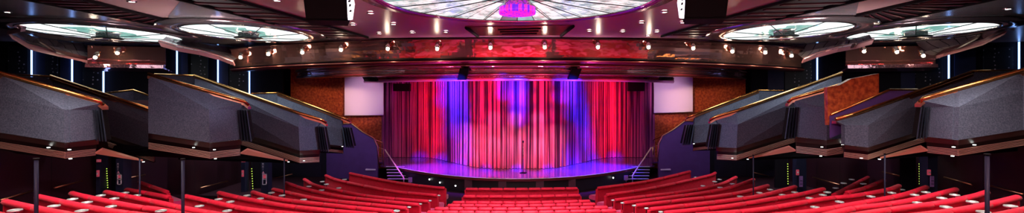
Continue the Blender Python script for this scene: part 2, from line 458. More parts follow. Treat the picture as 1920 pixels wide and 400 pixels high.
# curtain
def cur_y(x):
    t = min(1, max(0, (abs(x) - .9) / 3.6)); s = t * t * (3 - 2 * t)
    return 18.2 + 3.5 * s
cu = empty('stage_curtain', (0, 18.2, zst())); tag(cu, 'tall pleated stage curtain under red, blue and pink light behind the stage', 'curtain')
xs = []; N = 1500
for i in range(N + 1): xs.append(-6.15 + 12.35 * i / N)
ph = [random.random() * 6.3 for _ in range(8)]
def pleat(x, k):
    a = 2 * PI * x / .135 + 1.4 * math.sin(x * 3.1 + ph[0]) + .9 * math.sin(x * 7.7 + ph[1])
    amp = .05 + .022 * math.sin(x * 2.3 + ph[2])
    return (amp * math.sin(a) + .02 * math.sin(2 * PI * x / .31 + ph[3] + 1.2 * math.sin(x * 1.7)) + .008 * math.sin(2 * a + ph[4])) * (.75 + .35 * k)
rows = []
for j in range(9):
    k = j / 8; z = 4.15 + (zst() + .012 - 4.15) * k
    rows.append([(x + .012 * math.sin(x * 5 + k * 2), cur_y(x) - .05 - pleat(x + .015 * k * math.sin(x * 9), k), z) for x in xs])
MB().grid(rows, True).build('cloth', 'curtain', cu)
MB().grid([[(x, cur_y(x) - .14 - .3 * pleat(x, 1) , zst() + .008) for x in xs[::6]], [(x, cur_y(x) + .1, zst() + .008) for x in xs[::6]]], False)
MB().tube([(x, cur_y(x), 4.2) for x in xs[::40]], .03, 6).build('track', 'plinth', cu)

# microphone stand
m0 = onH(981, 325, HS)
ms = empty('microphone_stand', m0); tag(ms, 'thin black microphone stand at the middle of the stage', 'microphone stand')
MB().lathe([(0, 0), (.13, 0), (.13, .015), (.03, .03), (0, .03)], m0, 20, False).build('base', 'black', ms)
top = P(981, 268, m0.y)
MB().tube([m0 + Vector((0, 0, .02)), Vector((m0.x, m0.y, top.z))], .009, 8).build('pole', 'chrome', ms)
MB().tube([Vector((m0.x, m0.y, top.z)), Vector((m0.x, m0.y - .06, top.z + .06))], [.018, .028], 8).build('microphone', 'black', ms)

# stage steps with brass rails
def stage_steps(sgn, label, rl):
    def X(px): return px if sgn > 0 else 1943 - px
    def q(px, py, Y, dy=0): return P(X(px), py - (0 if sgn > 0 else 4) , Y)
    o = onH(740, 312, HS); ox = (X(740) - 970) / F * 18.9
    root = empty('stage_steps', (ox, 18.4, 0)); tag(root, label, 'steps', 'stage steps')
    zs = zst(); nst = 5
    x_in, x_out = [(X(p) - 970) / F * 18.6 for p in (757, 722)]
    dx = .055 * (1 if sgn > 0 else -1)
    for i in range(nst):
        z = zs - (i + .0) * zs / nst * .86 - .001
        y0 = 18.95 - .16 * i
        a, b = sorted((x_out + dx * i, x_in + dx * i * 1.6))
        y1 = y0 - .19
        MB().box(a, b, y1, y0 + .05, z - .05, z).build('tread', 'stagefront', root)
        MB().box(a, b, y1 - .012, y1 + .012, z - .016, z + .004).build('nosing', 'nosing', root)
        MB().box(a + .02, b - .02, y1 + .03, y0, 0, z - .05).build('riser', 'plinth', root)
    # landing edge
    rr = empty(  # handrail is a thing of its own
        'handrail', (x_out, 18.6, zs)); tag(rr, rl, 'handrail', 'stage step rails')
    a = P(X(722), 281 - (0 if sgn > 0 else 4), 18.9); b = P(X(757), 334 - (0 if sgn > 0 else 4), 18.0)
    MB().tube([a + Vector((0, 0, -.02)), a, b, Vector((b.x, b.y, fz(b.x, b.y)))], .024, 8).build('rail', 'palegold', rr)
    c = P(X(707), 276 - (0 if sgn > 0 else 4), 19.1); d = P(X(719), 280 - (0 if sgn > 0 else 4), 18.95)
    MB().tube([P(X(707), 300, 19.1), c, d, Vector((d.x, d.y, zs))], .018, 8).build('post', 'copper', rr)
    for t in (.35, .7):
        MB().tube([Vector((c.x, c.y, zs + (c.z - zs) * t)), Vector((d.x, d.y, zs + (d.z - zs) * t))], .01, 6).build('bar', 'brass', rr)
    nb = P(X(769), 338 - (0 if sgn > 0 else 4), 17.7)
    nt_ = MB().slab([[nb + Vector((-.07, 0, .09)), nb + Vector((.07, 0, .09))], [nb + Vector((-.07, .02, -.09)), nb + Vector((.07, .02, -.09))]], (0, .02, 0)).build('step_notice', 'signpurple')
    tag(nt_, 'small pale purple notice at the foot of the %s stage steps' % ('left' if sgn > 0 else 'right'), 'notice')
    MB().tube([Vector((nb.x, nb.y + .03, nb.z - .05)), Vector((nb.x, nb.y + .03, 0))], .01, 6).build('leg', 'chrome', nt_)
stage_steps(1, 'dark stage steps with white nosings at the left end of the stage', 'brass handrail over the left stage steps')
stage_steps(-1, 'dark stage steps with white nosings at the right end of the stage', 'brass handrail over the right stage steps')

# ------------------------------------------------------------------ setting: walls
def mirx(px, s): return px if s > 0 else 1943 - px
def miry(py, s): return py if s > 0 else py - 5
for s, side in ((1, 'left'), (-1, 'right')):
    X = lambda px: mirx(px, s)
    # wood wall beside the stage opening
    w = MB().prism([PZ(X(545), 21.9, 0), PZ(X(545), 21.9, 4.6), PZ(X(722), 21.9, 4.6), PZ(X(722), 21.9, 0)], (0, .15, 0)).build('wall_wood_' + side, 'wood')
    struct(w, 'mottled reddish wood wall at the %s of the stage' % side)
    # lower wall under the balconies
    x = -10.6 * s
    w = MB().prism([(x, -.6, -.3), (x, -.6, 3.15), (x, 22, 3.15), (x, 22, -.3)], (-.15 * s, 0, 0)).build('wall_' + side, 'darkwall'); struct(w)
    w = MB().prism([(-10.55 * s, 19.6, 0), (-10.55 * s, 19.6, 1.95), (-7.3 * s, 19.6, 1.95), (-7.3 * s, 19.6, 0)], (0, .12, 0)).build('wall_lobby_' + side, 'lobby'); struct(w)
    # upper rear wall
    w = MB().prism([(-24 * s, 17.2, 2.4), (-24 * s, 17.2, 5.4), (-10.35 * s, 21.15, 5.4), (-10.35 * s, 21.15, 2.4)], (0, .15, 0)).build('wall_upper_' + side, 'dark'); struct(w)
    # side wall beyond
    w = MB().prism([(-24 * s, -1, 0), (-24 * s, -1, 5.5), (-24 * s, 17.2, 5.5), (-24 * s, 17.2, 0)], (-.15 * s, 0, 0)).build('wall_outer_' + side, 'dark'); struct(w)
w = MB().prism([(-13, 23.6, -.2), (13, 23.6, -.2), (13, 23.6, 5.5), (-13, 23.6, 5.5)], (0, .15, 0)).build('wall_back', 'dark'); struct(w)
w = MB().prism([(-24, -1.0, -.5), (24, -1.0, -.5), (24, -1.0, 5.5), (-24, -1.0, 5.5)], (0, -.15, 0)).build('wall_rear', 'dark'); struct(w)

# purple stepped stair walls
for s, side in ((1, 'left'), (-1, 'right')):
    X = lambda px: mirx(px, s)
    Yv = lambda py: miry(py, s)
    prof = [(612, 236), (659, 233), (680, 249), (701, 261), (708, 276), (710, 309)]
    top = [P(X(a), Yv(b), 19.3 - .012 * (a - 612) * .4) for a, b in prof]
    low = [Vector((p.x, p.y, 0)) for p in top]
    o = empty('stair_wall', (top[2].x, 19.2, 0)); tag(o, 'purple stepped wall with copper rail beside the %s stage steps' % side, 'wall')
    MB().slab([top[:-1], low[:-1]], (0, .14, 0)).build('wall_panel', 'purple', o)
    MB().tube([p + Vector((0, -.02, .03)) for p in top], .025, 8).build('rail', 'copper', o)
    MB().tube([P(X(680), Yv(262), 21.2), P(X(681), Yv(252), 21.2), P(X(718), Yv(268), 21.2), P(X(718), Yv(296), 21.2)], .02, 8).build('rear_rail', 'brass', o)
    # white line of the low black ledge
    MB().box(*sorted((P(X(686), 318, 18.9).x, P(X(705), 318, 18.9).x)), 18.85, 18.98, EYE - (318 - 185) / F * 18.9 - .03, EYE - (317 - 185) / F * 18.9).build('ledge', 'nosing', o)

# projection screens
for s, side, pts in ((1, 'left', [(646, 150), (719, 150), (719, 215), (646, 216)]), (-1, 'right', [(1226, 147), (1299, 146), (1299, 209), (1226, 211)])):
    q = [P(a, b, 21.3) for a, b in pts]; q[0].z += .35; q[1].z += .35
    c = sum(q, Vector()) / 4
    o = empty('projection_screen', (c.x, 21.3, c.z)); tag(o, 'white projection screen hanging on the wood wall %s of the curtain' % side, 'projection screen')
    MB().prism(q, (0, .04, 0)).build('screen_surface', 'screen', o)
    MB().tube([q[3] + Vector((0, .0, -.015)), q[2] + Vector((0, 0, -.015))], .018, 8).build('bottom_bar', 'nosing', o)
    MB().box(q[0].x - .03, q[1].x + .03, 21.28, 21.42, q[0].z, q[0].z + .12).build('casing', 'black', o)

# ------------------------------------------------------------------ balconies
def lerp(a, b, t): return a + (b - a) * t
def balcony(label, group, tf, rail, seam, bot, fins=True, ts=(10, 18, 31), wedge=None, lamps=(), sgn=1, back_rail=None, finw=None, wallx=10.4):
    """tf maps (px, py, Y) of the left boxes to a point; rail / seam / bottom are rows of (px, py, Y)"""
    R = [tf(*p) for p in rail]; Sm = [tf(*p) for p in seam]; B = [tf(*p) for p in bot]
    c = B[1]
    root = empty('balcony_box', (c.x, c.y, c.z)); tag(root, label, 'balcony', group)
    k = len(B)
    pn = MB().slab([R[:k], Sm, B], (0, .12, 0)).build('front_panel', 'panel', root)
    MB().tube([p + Vector((0, -.01, .04)) for p in R], .042, 8).build('handrail', 'brass', root)
    cap = [p + Vector((0, -.03, -.035)) for p in R]
    MB().slab([[p + Vector((0, 0, .03)) for p in cap], [p + Vector((0, 0, -.03)) for p in cap]], (0, .15, 0)).build('capping', 'copper', root)
    T0 = [tf(a, b + .5, Y + .04) for a, b, Y in bot]; T1 = [tf(a, b + ts[0], Y + .28) for a, b, Y in bot]
    MB().slab([T0, T1], (0, .1, 0)).build('base_trim', 'trimred', root)
    # slats
    m = MB(); nsl = 5
    for i in range(nsl):
        f0 = i / nsl; f1 = f0 + .36 / nsl
        def line(f): return [tf(a - (3 if j else 0) * 0, b + lerp(ts[1], ts[2], f), Y + .30 + .06 * f) for j, (a, b, Y) in enumerate(bot)]
        m.slab([line(f0), line(f1)], (0, .03, 0))
    m.build('slat_band', 'slat', root)
    U0 = [tf(a, b + ts[0], Y + .42) for a, b, Y in bot]; U1 = [tf(a, b + ts[2] + .6, Y + .62) for a, b, Y in bot]
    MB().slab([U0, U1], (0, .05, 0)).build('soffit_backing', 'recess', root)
    # underside running back to the wall
    far = [Vector((-wallx * sgn, p.y + .8, p.z + .02)) for p in U1]
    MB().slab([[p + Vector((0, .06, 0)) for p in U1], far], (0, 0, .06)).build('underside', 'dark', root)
    if fins:
        (a0, y0, Y0), (a1, y1, Y1) = finw
        wt = (finw[2] if len(finw) > 2 else 20); hb = bot[-1][1]
        for i in range(4):
            u0 = i / 4; u1 = (i + .7) / 4
            pts = []
            for (xx, yy, YY, ww) in ((a0, y0, Y0, a1 - a0), (a0 + wt * .3, hb + 3, Y0, (a1 - a0) * 1.15)):
                pts.append([tf(xx + ww * u0, yy + (y1 - y0) * u0, YY + .0 + .1 * u0), tf(xx + ww * (u0 + u1) / 2, yy + (y1 - y0) * u0, YY - .16 + .1 * u0), tf(xx + ww * u1, yy + (y1 - y0) * u1, YY + .1 + .1 * u0)])
            MB().loft(pts, False).build('corner_fin', 'ridge', root)
        # dark core behind the fins
        MB().slab([[tf(a0 - 1, y0, Y0 + .12), tf(a1, y1, Y0 + .25)], [tf(a0 + wt * .3 - 1, hb + 1, Y0 + .12), tf(a1 + wt * .4, hb, Y0 + .25)]], (0, .1, 0)).build('corner_core', 'plinth', root)
    if wedge:
        q = [tf(*p) for p in wedge]
        MB().prism(q, (0, 0, .04)).build('soffit_panel', 'soffit', root)
    for lp in lamps:
        c = tf(*lp)
        MB().lathe([(0, -.008), (.024, -.008), (.028, .006), (0, .01)], c, 12, False).build('soffit_lamp', 'soffitlamp', root)
    return root

def tfL(dx=0, ds=1.0, dy=0): return lambda a, b, Y: P(a + dx, b + dy, Y * ds)
def tfR(dx=0, ds=1.0, dy=0): return lambda a, b, Y: P(1943 - a + dx, b - 5 + dy, Y * ds)
near = dict(rail=[(278, 142, 11.25), (392, 174.5, 11.55), (458, 193, 12.0), (466, 200, 12.1)],
            seam=[(278, 180, 11.1), (392, 206, 10.95), (447, 207, 11.9)],
            bot=[(278, 250, 11.0), (393, 268, 10.85), (449, 262, 11.85)],
            finw=((446, 206, 11.95), (465, 207, 12.1)),
            wedge=[(451, 289, 12.3), (464, 281, 12.4), (500, 291, 13.2), (540, 303, 13.4)],
            lamps=((363, 277, 11.15), (402, 281, 11.05), (404, 298, 11.4)))
mid = dict(rail=[(365, 144, 14.6), (562, 215, 13.9), (602, 227, 14.2), (612, 233, 14.3)],
           seam=[(365, 165, 14.4), (560, 239, 13.4), (595, 238, 14.1)],
           bot=[(470, 252, 14.2), (562, 283, 13.3), (598, 281, 14.05)],
           finw=((595, 237, 14.1), (610, 239, 14.3)), lamps=((541, 304, 13.9), (570, 302, 13.9)), ts=(8, 14, 24))
mid['bot'][0] = (365, 222, 14.6)
far = dict(rail=[(520, 176, 17.4), (612, 211, 17.0), (640, 222, 17.0), (657, 229, 17.1)],
           seam=[(520, 205, 17.3), (612, 238, 16.9), (641, 240, 17.0)],
           bot=[(520, 250, 17.3), (615, 271, 16.8), (643, 274, 17.0)],
           finw=((641, 239, 17.0), (658, 240, 17.1)), lamps=((642, 275, 16.7),), ts=(4, 9, 14))
nearRr = dict(near); nearRr['rail'] = [(333, 157, 11.4)] + near['rail'][1:]; nearRr['seam'] = [(333, 192, 11.0)] + near['seam'][1:]; nearRr['bot'] = [(333, 259, 10.9)] + near['bot'][1:]
for tf_, s, side in ((tfL, 1, 'left'), (tfR, -1, 'right')):
    g = side + ' balcony boxes'
    balcony('large grey balcony box on the %s, with four dark corner fins, beside the mid box' % side, g, tf_(0, 1.0 if s > 0 else 1.035), sgn=s, **(near if s > 0 else nearRr))
    balcony('middle grey balcony box on the %s, stepping down toward the stage behind the large box' % side, g, tf_(), sgn=s, **mid)
    balcony('smallest grey balcony box on the %s, next to the purple stair wall' % side, g, tf_(), sgn=s, **far)
# return rails behind the middle boxes (short level rails)
def back_rail(tf, pts, label):
    q = [tf(*p) for p in pts]
    o = empty('balcony_rail', q[0]); tag(o, label, 'balcony rail', 'rear balcony rails')
    MB().tube([p + Vector((0, 0, .03)) for p in q], .026, 8).build('handrail', 'brass', o)
    MB().slab([q, [p + Vector((0, 0, -.75)) for p in q]], (0, .1, 0)).build('panel', 'panel', o)
back_rail(tfL(), [(290, 141, 14.8), (365, 144, 14.7)], 'short level brass rail on grey panel rising behind the large left balcony box')
back_rail(tfL(), [(470, 177, 17.6), (520, 176, 17.5)], 'short level brass rail on grey panel behind the left middle box')
back_rail(tfR(), [(371, 144, 14.8), (365, 144, 14.7)], 'tiny brass rail end above the wood pier on the right')
back_rail(tfR(), [(470, 177, 17.6), (520, 176, 17.5)], 'short level brass rail on grey panel behind the right middle box')
# outer boxes, nearer to the camera
nearL = dict(near); nearL['rail'] = [(200, 121, 11.0)] + near['rail']; nearL['seam'] = [(200, 162, 10.9)] + near['seam']; nearL['bot'] = [(200, 238, 10.9)] + near['bot']
nearL['rail'] = [(232, 130, 11.1), (272, 140.5, 11.25), (392, 174.5, 11.55), (458, 193, 12.0), (466, 200, 12.1)]
nearL['seam'] = [(232, 170, 11.0), (272, 179, 11.1), (392, 206, 10.95), (447, 207, 11.9)]
nearL['bot'] = [(232, 244, 11.0), (272, 249, 11.0), (393, 268, 10.85), (449, 262, 11.85)]
balcony('grey balcony box at the far left edge of the view, with four dark corner fins', 'left balcony boxes', tfL(-272, .80), sgn=1, **nearL)
midL = dict(mid); midL['rail'] = [(367, 146, 14.2), (480, 184, 14.0), (585, 218, 13.9)]
midL['seam'] = [(367, 168, 14.3), (480, 206, 13.9), (585, 246, 13.6)]; midL['bot'] = [(367, 222, 14.4), (480, 255, 14.1), (560, 281, 13.8)]
midL['lamps'] = ((541, 304, 14.2),)
balcony('partly hidden grey balcony box between the left edge box and large box', 'left balcony boxes', tfL(-272, .86), sgn=1, fins=False, **{k: v for k, v in midL.items() if k != 'finw'})
back_rail(tfL(-272, .84), [(287, 142, 14.8), (367, 146, 14.5)], 'level brass rail at far left, above the edge balcony box')
farL = lambda a, b, Y: P(a - 272, b, Y * .86)
back_rail(farL, [(470, 177, 16.4), (522, 171, 16.6), (575, 190, 16.2)], 'bent brass rail on dark panel left of the large left balcony box')
nearR = dict(nearL)
balcony('grey balcony box at the far right edge of the view, with four dark corner fins', 'right balcony boxes', tfR(247, .80), sgn=-1, **nearL)
midR = dict(mid); midR['rail'] = [(367, 143, 14.2), (480, 184, 14.0), (588, 222, 13.9)]
midR['seam'] = [(367, 168, 14.3), (480, 206, 13.9), (600, 246, 13.6)]; midR['bot'] = [(367, 222, 14.4), (480, 256, 14.1), (562, 282, 13.4), (606, 277, 13.6)]
midR['rail'] = [(367, 143, 14.2), (480, 184, 14.0), (588, 222, 13.9), (624, 232, 13.9)]; midR['seam'] = [(367, 168, 14.3), (480, 206, 13.9), (562, 240, 13.4), (606, 240, 13.6)]
midR['lamps'] = ((541, 304, 13.6), (575, 302, 13.6))
balcony('grey purple balcony box on the right, directly below the wood pier', 'right balcony boxes', tfR(247, .78), sgn=-1, fins=False, **{k: v for k, v in midR.items() if k != 'finw'})
back_rail(tfR(247, .84), [(287, 139, 14.8), (367, 141, 14.5)], 'level brass rail at far right, above the edge balcony box')
farR = lambda a, b, Y: P(1943 - a + 247, b - 4, 10.98)
q = [farR(470, 175, 16.2), farR(522, 175, 16.4), farR(632, 222, 16.0)]
o = empty('balcony_rail', q[0]); tag(o, 'long bent brass rail on dark panel crossing the foot of the wood pier', 'balcony rail', 'rear balcony rails')
MB().tube([p + Vector((0, 0, .03)) for p in q], .026, 8).build('handrail', 'brass', o)
MB().slab([q, [p + Vector((0, 0, -.5)) for p in q]], (0, .05, 0)).build('panel', 'purple', o)

# wood pier on the right
pr = [P(1550, 162, 11.9), P(1572, 156, 11.9), P(1609, 148, 11.9), P(1648, 139, 11.9), P(1648, 185, 11.9), P(1648, 250, 11.9), P(1550, 250, 11.9)]
pr = [P(1551, 164, 11.05), P(1574, 160, 11.05), P(1596, 148, 11.05), P(1622, 143, 11.05), P(1648, 138, 11.05), P(1648, 205, 11.05), P(1553, 235, 11.05)]
w = MB().prism(pr, (0, .12, 0)).build('wood_pier', 'wood'); tag(w, 'reddish burr wood pier between the two right balcony runs', 'pier')

# ------------------------------------------------------------------ upper wall: slit lights and perforated panels
def upY(X): return 17.2 + (24 - abs(X)) / 15.2 * 4.4
def up_at(px, off=.08):
    a = (px - CX) / F; s = abs(a)
    # |X| = s*Y ; Y = 17.2 + (24-|X|)/15.2*4.4
    Y = (17.2 + 24 / 15.2 * 4.4) / (1 + s * 4.4 / 15.2)
    return Y - off
slits = [(58, 104, 150, 'left edge'), (134, 112, 160, ''), (193, 130, 180, ''), (331, 100, 142, ''), (408, 112, 160, ''), (467, 132, 178, ''),
         (1533, 112, 152, ''), (1780, 118, 150, ''), (1912, 98, 130, '')]
nmz = ['behind the far left balcony box, leftmost of all', 'behind the far left balcony box, second from the left edge', 'above the bent rail on the left', 'behind the large left box, leftmost of three there', 'tallest, above the middle of the large left box', 'just above the end of the large left box', 'beside the dotted panel above the right middle box', 'behind the far right balcony box, above its long rail', 'at the right edge of the view']
for (px, y0, y1, _), lb in zip(slits, nmz):
    Y = up_at(px, .12); a = P(px - .75, y0, Y); b = P(px + .75, y1, Y)
    o = MB().box(a.x, b.x, Y, Y + .05, b.z, a.z + .4).build('slit_light', 'slit', loc=(a.x, Y, b.z)); tag(o, 'thin vertical blue light slit ' + lb, 'wall light', 'blue slit lights')
stars = [(15, 52, 'dotted dark wall panel left of the first slit light'), (84, 108, 'dotted dark wall panel between first and second slit lights'), (155, 190, 'dotted dark wall panel left of the third slit light'), (358, 390, 'dotted dark wall panel behind the large left balcony box'), (430, 464, 'dotted dark wall panel ending at the slit light by the mirrored fascia'),
         (1472, 1522, 'dotted dark wall panel above the right middle box'), (1718, 1768, 'dotted dark wall panel above the far right box rail'), (1845, 1900, 'dotted dark wall panel at the right edge of the view')]
for a, b, lb in stars:
    Ya, Yb = up_at(a, .06), up_at(b, .06)
    q = [PZ(a, Ya, 2.6), PZ(b, Yb, 2.6), PZ(b, Yb, 5.2), PZ(a, Ya, 5.2)]
    c = sum(q, Vector()) / 4
    o = MB().prism(q, (0, .04, 0)).build('perforated_panel', 'star', loc=c); tag(o, lb, 'wall panel', 'dotted wall panels')
bp = MB()
for a, b in ((64, 84), (112, 130), (340, 352), (412, 428), (1440, 1470), (1690, 1716), (1790, 1830)):
    Ya, Yb = up_at(a, .05), up_at(b, .05)
    q = [PZ(a, Ya, 2.6), PZ(b, Yb, 2.6), PZ(b, Yb, 5.1), PZ(a, Ya, 5.1)]
    c = sum(q, Vector()) / 4
    o = MB().prism(q, (0, .03, 0)).build('trim_9', 'fin', loc=c); struct(o, 'dark blue grey wall strip')

# ------------------------------------------------------------------ ceiling
HC = 2.2; ZC = EYE + HC
def onC(px, py, h=HC):
    Y = h * F / (CY - py); return Vector(((px - CX) / F * Y, Y, EYE + h))
# main ceiling slab with a round opening over the centre disc
c0 = Vector((0, 10.2, ZC)); R0 = 3.02
def ceil_with_holes():
    m = MB(); n = 64; x0, x1, y0, y1 = -24.2, 24.2, -1.2, 23.8
    ring = [(c0.x + R0 * math.cos(2 * PI * i / n), c0.y + R0 * math.sin(2 * PI * i / n), ZC) for i in range(n)]
    def out(i):
        a = 2 * PI * i / n; dx, dy = math.cos(a), math.sin(a)
        t = 4.2 / max(abs(dx), abs(dy)); return (c0.x + dx * t, c0.y + dy * t, ZC)
    for i in range(n):
        j = (i + 1) % n; m.face([ring[i], ring[j], out(j), out(i)])
    a, b, c, d = -4.2, 4.2, c0.y - 4.2, c0.y + 4.2
    for q in ((x0, a, y0, y1), (b, x1, y0, y1), (a, b, y0, c), (a, b, d, y1)):
        m.face([(q[0], q[2], ZC), (q[1], q[2], ZC), (q[1], q[3], ZC), (q[0], q[3], ZC)])
    return m
struct(ceil_with_holes().build('ceiling', 'pink'), 'pink brown plank ceiling')
struct(MB().prism([(-24.2, -1.2, ZC + .9), (24.2, -1.2, ZC + .9), (24.2, 23.8, ZC + .9), (-24.2, 23.8, ZC + .9)], (0, 0, .1)).build('ceiling_void', 'dark'))

# louvre bands: black recess with maroon blades
def louvre(pl, pr_, label):
    """left / right long edges given by two ceiling points each"""
    a0, a1 = pl; b0, b1 = pr_
    root = empty('ceiling_louvre', (a0 + b1) / 2); tag(root, label, 'ceiling louvre', 'ceiling louvre bands')
    dz = Vector((0, 0, -.03))
    MB().prism([a0 + dz, a1 + dz, b1 + dz, b0 + dz], (0, 0, .025)).build('backing', 'recess', root)
    nb = 15
    m = MB()
    for i in range(nb):
        t = (i + .3) / nb; t2 = t + .25 / nb
        p0, p1 = a0.lerp(a1, t), b0.lerp(b1, t); q0, q1 = a0.lerp(a1, t2), b0.lerp(b1, t2)
        u = Vector((0, 0, -.06))
        v0 = p0.lerp(p1, .06); v1 = p0.lerp(p1, .86); w0 = q0.lerp(q1, .06); w1 = q0.lerp(q1, .86)
        m.prism([v0 + u, v1 + u, w1 + u, w0 + u], (0, 0, .03))
    m.build('blades', 'louvre', root)
    e = MB()
    for p0, p1 in ((a0, a1), (b0, b1)):
        d = (p1 - p0).normalized(); nrm = Vector((-d.y, d.x, 0)) * .03
        e.prism([p0 - nrm + dz * 2.6, p1 - nrm + dz * 2.6, p1 + nrm + dz * 2.6, p0 + nrm + dz * 2.6], (0, 0, .06))
    e.build('frame', 'plinth', root)
# left inner band: upper edge (470,0)-(640,66)...; lower edge (360,0)...
def ext(p, q, t): return p + (q - p) * t
uL0, uL1 = onC(405, -4), onC(690, 69); lL0, lL1 = onC(360, 0), onC(620, 71)
lo0 = onC(352, -1); lo1 = onC(640, 70)
def band(pts_in, pts_out, label):
    a0, a1 = onC(*pts_out[0]), onC(*pts_out[1]); b0, b1 = onC(*pts_in[0]), onC(*pts_in[1])
    a0 = ext(a1, a0, 1.6); b0 = ext(b1, b0, 1.6)
    louvre((a0, a1), (b0, b1), label)
band([(480, 8), (690, 68)], [(370, 4), (612, 68)], 'dark louvre band in the ceiling left of the round centre light, ending at the fascia')
band([(1440, 8), (1240, 66)], [(1580, 4), (1318, 66)], 'dark louvre band in the ceiling right of the round centre light, ending at the fascia')
band([(190, 4), (330, 40)], [(75, 0), (322, 50)], 'outer dark louvre band in the ceiling above the far left oval light')
band([(1700, 4), (1602, 27)], [(1838, 0), (1602, 52)], 'outer dark louvre band in the ceiling above the far right oval light')

# wing ceilings: polished metal planks around the oval lights, just under the main ceiling
def wing(pts, label, name, h=2.17, mat='wing'):
    q = [onC(a, b, h) for a, b in pts]
    o = MB().prism(q, (0, 0, .02)).build(name, mat); struct(o, label)
wing([(368, 3), (612, 68), (640, 73), (560, 83), (440, 92), (345, 92), (318, 78), (316, 30), (345, -6)], 'polished metal ceiling around the left oval light', 'ceiling_wing')
wing([(1582, 3), (1318, 66), (1290, 70), (1370, 80), (1490, 88), (1597, 88), (1604, 60), (1604, 30), (1612, -4)], 'polished metal ceiling around the right oval light', 'ceiling_wing')
wing([(72, -1), (322, 51), (318, 80), (160, 95), (40, 85), (22, 66), (40, 50), (-10, 30), (-120, 10), (-40, -30)], 'polished metal ceiling around the far left oval light', 'ceiling_wing')
wing([(1840, -1), (1602, 53), (1606, 74), (1760, 88), (1870, 70), (1890, 48), (1885, 45), (1930, 26), (2040, 8), (1960, -30)], 'polished metal ceiling around the far right oval light', 'ceiling_wing')

# scalloped soffits sloping down to the slit-light wall with a salmon lip
def soffit(near_, edge, label, s):
    """near_ : points on the ceiling; edge: image points with depth for the lower free edge"""
    a = [onC(x, y, 2.12) for x, y in near_]; b = [P(*p) for p in edge]
    root = empty('scalloped_soffit', (a[0] + b[-1]) / 2); tag(root, label, 'ceiling soffit', 'scalloped soffits')
    midr = [p.lerp(q, .5) + Vector((0, 0, -.05)) for p, q in zip(a, b)]
    MB().slab([a, midr], (0, 0, .03)).build('dark_boards', 'blackpl', root)
    MB().slab([midr, b], (0, 0, .03)).build('polished_boards', 'wing', root)
    MB().slab([[p + Vector((0, .0, .03)) for p in b], [p + Vector((0, .14, -.15)) for p in b]], (0, .05, .03)).build('lip', 'lip', root)
    MB().slab([[p + Vector((0, .9, -.05)) for p in b], [p + Vector((0, 1.0, -.16)) for p in b]], (0, .05, .03)).build('rear_lip', 'trimred', root)
soffit([(30, 60), (70, 72), (110, 78), (150, 82), (190, 86)], [(14, 63, 15.0), (50, 85, 16), (100, 97, 17), (145, 107, 18), (175, 117, 18.6)], 'dark polished soffit with salmon edge above the far left slit lights', 1)
soffit([(312, 70), (350, 79), (390, 84), (425, 88), (460, 92)], [(296, 78, 16.0), (330, 88, 16.8), (370, 95, 17.4), (410, 106, 18.2), (436, 116, 18.6)], 'dark polished soffit with salmon edge left of the mirrored fascia', 1)
soffit([(1630, 66), (1592, 75), (1552, 80), (1517, 84), (1482, 88)], [(1640, 74, 16.0), (1610, 83, 17), (1573, 90, 17.4), (1534, 101, 18.2), (1508, 111, 18.6)], 'dark polished soffit with salmon edge right of the mirrored fascia', -1)
soffit([(1878, 54), (1838, 66), (1798, 72), (1758, 76), (1718, 80)], [(1892, 55, 15.0), (1850, 76, 16), (1810, 88, 17), (1775, 98, 18), (1742, 110, 18.6)], 'dark polished soffit with salmon edge above the far right slit lights', -1)
# curling salmon fins at the very edges
for s, lb in ((1, 'left'), (-1, 'right')):
    f = (lambda x, y, Y: P(x, y, Y)) if s > 0 else (lambda x, y, Y: P(1915 - x, y - 8, Y))
    a = [f(-40, 36, 13), f(0, 37, 13.4), (f(25, 45, 13.8)), f(36, 54, 14.2), f(14, 58, 14.6), f(12, 66, 15)]
    b = [f(-40, 22, 12.9), f(0, 33, 13.3), f(30, 42, 13.7), f(40, 52, 14.1), f(38, 60, 14.4), f(18, 64, 14.9)]
    o = MB().slab([a, b], (0, .15, .05)).build('curled_lip', 'lip', loc=a[2]); tag(o, 'curling salmon ceiling edge at the far %s of the view' % lb, 'ceiling edge')

